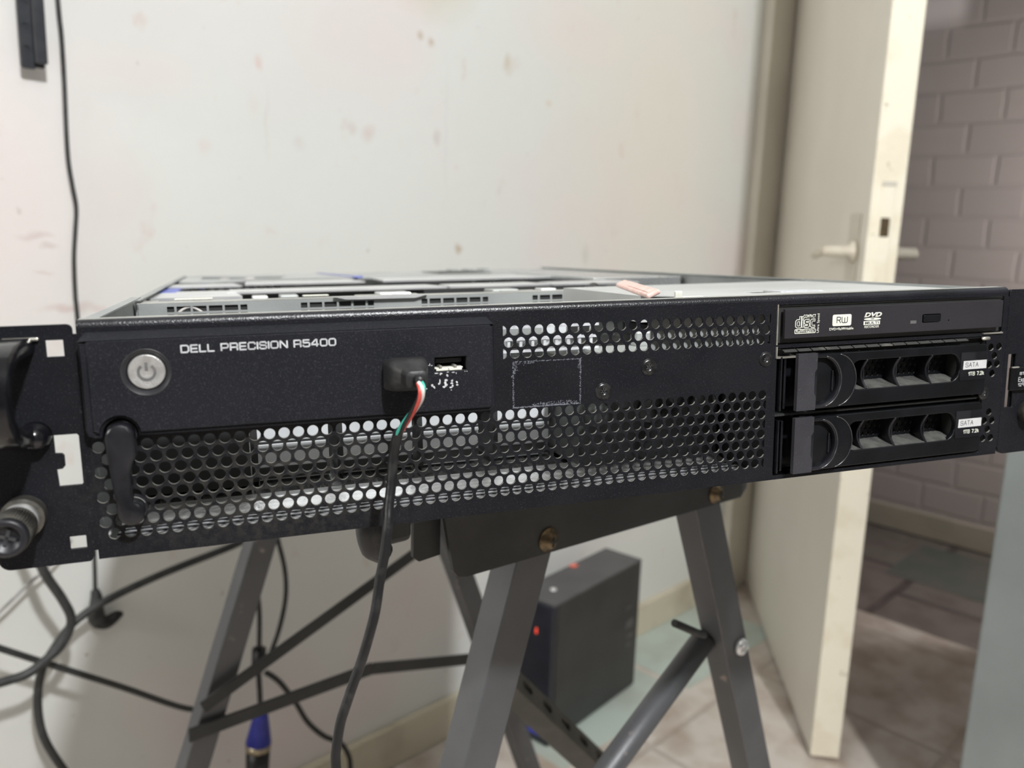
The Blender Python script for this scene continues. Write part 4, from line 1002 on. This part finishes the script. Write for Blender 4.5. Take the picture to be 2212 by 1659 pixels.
# braces
BRACE = [(.284, .020, .6553), (.170, .018, .5785), (-.025, .014, .4468)]
bm = bmesh.new(); tube(bm, BRACE, .0105, 20, False); Bn('brace', bm, M['bench'])
bm = bmesh.new(); tube(bm, [(.2211, .004, .6947), (.250, .004, .678), (.262, .004, .672)], .0032, 8, False); Bn('brace_pin', bm, M['bench_dark'])
bm = bmesh.new(); sq(bm, (-.0282, .445, .4540), (.1950, .445, .459), .016, .004); sq(bm, (.1950, .445, .4585), (.365, .445, .4180), .015, .004); Bn('spreader', bm, M['bench_dark'])
bm = bmesh.new(); sq(bm, (-.0142, .440, .4844), (.2613, .440, .6026), .014, .004); Bn('brace', bm, M['bench_dark'])
bm = bmesh.new(); lathe(bm, [(0, -.004), (.007, -.004), (.008, 0)], (.3085, 0, .6492), 'y', 20)
for a in range(3):
    lathe(bm, [(0, -.0065), (.0016, -.006), (.002, -.004)], (.3085 + .0035 * math.cos(a * 2.1), 0, .6492 + .0035 * math.sin(a * 2.1)), 'y', 8)
Bn('rivet', bm, M['alu'])
# perforated angle rail
hl = [rrect(.03 + k * .043, .050 + k * .043, .007, .016, .004, 4) for k in range(9)]
g = sheet([(0, 0), (.44, 0), (.44, .023), (0, .023)], hl, -.001, .001, 0, 'xy')
bx(g, 0, .44, -.002, 0, -.024, .001); bx(g, 0, .44, 0, .023, -.005, -.004)
RP0 = Vector((.0217, .7726, .531)); RP1 = Vector((.1177, .8505, .3941))
bi = BR.transposed(); q0 = bi @ (RP0 - BO); q1 = bi @ (RP1 - BO); dx_ = (q1 - q0).normalized(); dy_ = Vector((0, 1, 0)); dy_ = (dy_ - dx_ * dy_.dot(dx_)).normalized(); dz_ = dx_.cross(dy_)
ty_ = dy_ * math.cos(.75) + dz_ * math.sin(.75); tz_ = dz_ * math.cos(.75) - dy_ * math.sin(.75); dy_, dz_ = ty_, tz_
TM = Matrix((dx_, dy_, dz_)).transposed().to_4x4(); TM.translation = q0 - dx_ * .03
bm = bmesh.new(); merge(bm, g, TM); Bn('slotted_rail', bm, M['rail'])
# screw crank beside the plate
bm = bmesh.new(); tube(bm, [(-.0580, -.006, .848), (-.0585, -.006, .836), (-.0560, -.006, .826), (-.0500, -.006, .8200)], [.0075, .0085, .0085, .006], 14); 
Bn('crank_grip', bm, M['gloss'])
bm = bmesh.new(); bx(bm, -.050, -.030, -.004, .012, .822, .852, .004, 3); tube(bm, [(-.045, .004, .838), (-.015, .006, .836), (.02, .01, .836)], .0075, 12, False); Bn('crank_arm', bm, M['bench_dark'])
bm = bmesh.new(); prism(bm, [(-.0235, .850), (-.0235, .807), (-.0195, .8035), (-.0045, .8045), (-.0045, .850)], .006, .009); bx(bm, -.03, 0, .02, .05, .828, .85); Bn('screw_bracket', bm, M['bench_dark'])
# jaw boards carrying the server (they lie in the plane of its underside)
for (ya, yb2) in ((-.002, .20), (.22, .47)):
    bm = bmesh.new()
    vs = []
    def under(e_, n_, off):
        w = BO + BE * e_ + BN * n_
        # height of server underside at w
        d = w - OW
        nrm = RS.col[2]
        z = OW.z - (nrm.x * (w.x - OW.x) + nrm.y * (w.y - OW.y)) / nrm.z
        return Vector((e_, n_, z + off))
    corners = [(-.005, ya), (.285, ya), (.285, yb2), (-.005, yb2)]
    top = [bm.verts.new(under(a, b, -.0005)) for a, b in corners]; bot = [bm.verts.new(under(a, b, -.016)) for a, b in corners]
    bm.faces.new(top); bm.faces.new(list(reversed(bot)))
    for k in range(4): bm.faces.new((top[k], bot[k], bot[(k + 1) % 4], top[(k + 1) % 4]))
    Bn('jaw_board', bm, M['board'])
bm = bmesh.new(); sq(bm, (.01, 0.0, .846), (.01, .45, .834), .02, .02, Vector((0, 0, 1))); sq(bm, (.27, 0.0, .846), (.27, .45, .834), .02, .02, Vector((0, 0, 1))); Bn('side_rail', bm, M['bench_dark'])

# ------------------------------------------------------------------ computer tower behind
tA = Vector((.0178, 1.506, 0)); tD = Vector((.0945, 1.458, 0)); tC = Vector((.297, 1.700, 0))
ux = (tC - tD).normalized(); uy = Vector((-ux.y, ux.x, 0))
TR_ = Matrix((ux, uy, Vector((0, 0, 1)))).transposed()
TW = thing('computer_tower', 'dark grey computer tower standing on the floor by the wall', 'computer', tD, TR_)
def T_(n, b, m, label=None): return obj(n, b, m, TW, 1.0, label)
bm = bmesh.new(); bx(bm, .012, .315, 0, .095, .004, .297, .003); T_('case', bm, M['tower'])
bm = bmesh.new(); bx(bm, .0, .316, -.0005, .0955, .296, .301, .002); T_('top_panel', bm, M['tower_top'])
bm = bmesh.new(); bx(bm, -.004, .012, 0, .095, .004, .297, .004); fp = T_('front_panel', bm, M['tower_front'])
bm = bmesh.new(); bx(bm, -.006, -.003, .036, .040, .232, .244, .001, 1); obj('led', bm, M['led'], fp, label='small red light')
bm = bmesh.new(); bx(bm, -.006, -.003, .02, .05, .02, .035, .001, 1); obj('button', bm, M['led_blue'], fp)
bm = bmesh.new(); bx(bm, .17, .187, .078, .093, .3005, .3035, .001, 1); T_('red_sticker', bm, mat('red_sticker_paper', (.75, .16, .10), .5, 0, None, (.8, .2, .15), 50), label='small red sticker')
bm = bmesh.new(); lathe(bm, [(0, .0035), (.006, .003), (.007, 0)], (.055, .045, .3), 'z', 16); T_('power_button', bm, M['alu'])
for (xx, zz, w_, h_) in ((.262, .155, .03, .018), (.27, .13, .022, .010), (.268, .11, .02, .008), (.262, .20, .02, .006)):
    bm = bmesh.new(); bx(bm, xx, xx + w_, -.0012, 0, zz, zz + h_); T_('side_vent', bm, M['tower_top'])
for xx in (.03, .28):
    for yy in (.01, .075):
        bm = bmesh.new(); bx(bm, xx, xx + .02, yy, yy + .012, 0, .005); T_('foot', bm, M['cable'])

# ------------------------------------------------------------------ wall rail and cables
WR = Matrix((RA, RB * -1, Vector((0, 0, 1)))).transposed()
def wallp(x, y):  # distance along the wall from world point
    return Vector((x, y, 0)).dot(RA)
xm = (wallp(-.5840, 1.02) + wallp(-.5669, 1.0371)) / 2
rail = thing('slotted_wall_rail', 'black slotted metal rail hanging on the wall at the upper left', 'rail', WR @ Vector((xm - .010, B0, 1.166)), WR)
hl = [circle(-.0055, .022 + k * .0247, .0033, 12) for k in range(20)]
bm = sheet(rrect(-.0128, .0016, 0, .52, [.003, .001, .001, .001]), hl, -.018, -.0165)
obj('front_flange', bm, M['strap'], rail)
bm = bmesh.new(); bx(bm, -.0098, -.0012, -.0163, -.0160, .004, .519); obj('hole_shade_sheet', bm, M['hole_shade'], rail)  # dark sheet added behind the holes so they look shaded
bm = bmesh.new(); bx(bm, .0016, .0125, -.030, -.0165, .006, .52, .0015); bx(bm, .0000, .0018, -.030, -.018, .006, .52, .0006, 1); bx(bm, -.012, .012, -.0165, -.012, .003, .52)
obj('channel', bm, M['strap'], rail)
bm = bmesh.new(); prism(bm, [(-.0165, .49), (0, .49), (0, .03), (-.004, .012), (-.0165, .008)], -.003, .003, 'yz'); obj('wall_bracket', bm, M['bench_dark'], rail)

def nearer(pts, k): return [tuple(Vector((0, 0, 1)) + (Vector(p) - Vector((0, 0, 1))) * k) for p in pts]
def cable(name, pts, r, m, label, seg=10, cat='cable', group=None, k=1.0):
    pts = nearer(pts, k)
    bm = bmesh.new(); tube(bm, [Vector(p) - Vector(pts[0]) for p in pts], r, seg)
    o = obj(name, bm, M[m]); o.location = pts[0]
    return tag(o, label, cat, group)
hc = thing('hanging_cable', 'thin dark cable hanging straight down the wall at the left, ending in a small plug', 'cable', (-.5549, 1.0434, 1.2512))
def hco(name, pts, r, m):
    bm = bmesh.new(); tube(bm, [Vector(p) - Vector((-.5549, 1.0434, 1.2512)) for p in pts], r, 10); return obj(name, bm, M[m], hc)
hco('lead', [(-.556, 1.0420, 1.60), (-.5560, 1.0425, 1.40), (-.5549, 1.0434, 1.2512), (-.5539, 1.0444, 1.2099), (-.5541, 1.0442, 1.1569), (-.5550, 1.0433, 1.1028), (-.5549, 1.0434, 1.0644), (-.5525, 1.0450, 1.034), (-.5506, 1.0465, 1.0088), (-.5529, 1.0450, .9803), (-.5556, 1.0428, .9459), (-.5564, 1.0419, .8994), (-.5558, 1.0426, .8699), (-.5531, 1.0452, .6797), (-.5548, 1.0436, .5508), (-.5564, 1.0420, .4914)], .0027, 'cable_grey')
hco('plug', [(-.5564, 1.0415, .502), (-.5545, 1.0410, .490), (-.5527, 1.0343, .4683), (-.5500, 1.0360, .4590)], [.005, .008, .011, .010], 'cable_grey')
hco('socket_end', [(-.5520, 1.0350, .4610), (-.5431, 1.0410, .4557), (-.5325, 1.0500, .4618), (-.527, 1.055, .4620)], [.011, .009, .007, .003], 'cable')
cable('thick_power_cord', [(-.590, .925, .72), (-.5860, .9330, .66), (-.5788, .9403, .6221), (-.5688, .9503, .5676), (-.5559, .9632, .5253), (-.5501, .9691, .4944), (-.5586, .9606, .4668), (-.5704, .9487, .4539), (-.5876, .9316, .441), (-.6089, .9103, .4403), (-.6500, .868, .4426)], .0055, 'cable_grey', 'thick dark cord curving out from behind the left ear of the server', k=.955)
cable('looping_power_cord', [(-.3698, 1.1635, .5442), (-.4009, 1.1324, .5337), (-.4725, 1.0608, .5195), (-.5244, 1.0089, .5035), (-.553, .9802, .4855), (-.5700, .9600, .4594), (-.5800, .9460, .4335), (-.5850, .9420, .3912), (-.5820, .9450, .3439), (-.5690, .9600, .2882), (-.5518, .9780, .2337), (-.53, 1.0, .15), (-.50, 1.03, .05), (-.46, 1.06, .006)], .0052, 'cable_grey', 'long dark cord sweeping from the bench leg down along the lower left wall')
cable('straight_cord', [(-.68, .825, .56), (-.6196, .8754, .5166), (-.6006, .8944, .4966), (-.5634, .9316, .4556), (-.503, .992, .3898), (-.4428, 1.052, .3226), (-.4100, 1.080, .309), (-.400, 1.055, .318)], .0042, 'cable_grey', 'straight dark cord running down across the lower left to the bench leg', k=.998)
cable('thin_pale_lead', [(-.560, 1.000, .590), (-.5847, .9769, .5568), (-.5982, .9633, .5443), (-.6211, .9405, .5185), (-.680, .882, .46)], .0022, 'thin_light', 'thin pale grey lead slanting across the wall at the far left')
vg = thing('monitor_cable', 'looped dark cable with a blue monitor connector hanging behind the workbench', 'cable', (-.3565, 1.1061, .2848))
def vgo(name, pts, r, m, sm=True, label=None):
    bm = bmesh.new(); tube(bm, [Vector(p) - Vector((-.3565, 1.1061, .2848)) for p in pts], r, 12, sm); return obj(name, bm, M[m], vg, label=label)
vgo('cord_loop', [(-.3606, 1.102, .60), (-.3606, 1.102, .5473), (-.3581, 1.1045, .4973), (-.355, 1.1076, .4461), (-.3563, 1.1062, .385)], .0035, 'cable')
vgo('cord_return', [(-.34, 1.122, .60), (-.3325, 1.1301, .5476), (-.3253, 1.1372, .4984), (-.3249, 1.1377, .4545), (-.3332, 1.1294, .4067), (-.3461, 1.1165, .365)], .0035, 'cable')
vgo('cord_clamp', [(-.356, 1.1065, .388), (-.3575, 1.105, .362), (-.3580, 1.105, .352)], [.010, .010, .007], 'cable', False)
vgo('cord_core', [(-.3580, 1.105, .355), (-.3570, 1.106, .32), (-.3565, 1.1061, .290)], .004, 'cable', False)
vgo('connector', [(-.3562, 1.1062, .287), (-.3565, 1.1061, .280), (-.3600, 1.1030, .238)], [.0095, .011, .019], 'vga', False, 'blue connector hood')
vgo('connector_shell', [(-.3600, 1.1030, .238), (-.3605, 1.1025, .228)], .0185, 'gold', False)
vgo('mating_plug', [(-.3606, 1.1025, .229), (-.3618, 1.1008, .1974), (-.362, 1.10, .13)], [.0175, .017, .008], 'cable', False)
cable('lower_cord', [(-.3500, 1.1150, .345), (-.3413, 1.1213, .3348), (-.3308, 1.1318, .3154), (-.3148, 1.1478, .2754), (-.301, 1.1616, .2356), (-.2808, 1.1818, .1989), (-.2597, 1.2029, .173), (-.2491, 1.2134, .1452), (-.2461, 1.2165, .1185), (-.2462, 1.2164, .05), (-.24, 1.21, .006)], .0042, 'cable', 'dark cord snaking down the wall behind the hanging USB cable')

# ------------------------------------------------------------------ light: the ceiling bulb of the room, out of view above and behind the camera; plus two added fills
ld = bpy.data.lights.new('ceiling_lamp', 'POINT'); ld.energy = 212; ld.shadow_soft_size = .055; ld.color = (.975, .99, 1.0)
lo = bpy.data.objects.new('ceiling_lamp', ld); C.objects.link(lo); lo.location = (.69, -.85, 2.45)
l2 = bpy.data.lights.new('hall_fill', 'POINT'); l2.energy = 22; l2.shadow_soft_size = .12; l2.color = (1.0, .95, .93)  # fill light added to brighten the hall, no known lamp
o2 = bpy.data.objects.new('hall_fill', l2); C.objects.link(o2); o2.location = ROOM @ Vector((A1 + .34, .06, 1.15))
l3 = bpy.data.lights.new('side_fill', 'AREA'); l3.energy = 22; l3.shape = 'DISK'; l3.size = .6; l3.color = (1.0, .985, .95)  # soft fill added to lift the shaded door leaf, not a room lamp
o3 = bpy.data.objects.new('side_fill', l3); C.objects.link(o3); o3.location = (-2.0, -.9, 1.75); o3.rotation_euler = (Vector((.7, 1.9, 1.0)) - o3.location).to_track_quat('-Z', 'Y').to_euler()
w = bpy.data.worlds.new('world'); sc.world = w; w.use_nodes = True
w.node_tree.nodes['Background'].inputs[0].default_value = (.5, .52, .56, 1); w.node_tree.nodes['Background'].inputs[1].default_value = .3

sc.view_settings.view_transform = 'Standard'; sc.view_settings.look = 'None'; sc.view_settings.gamma = 1
sc.view_settings.exposure = 0.0; sc.view_settings.use_curve_mapping = False
sc.cycles.max_bounces = 8
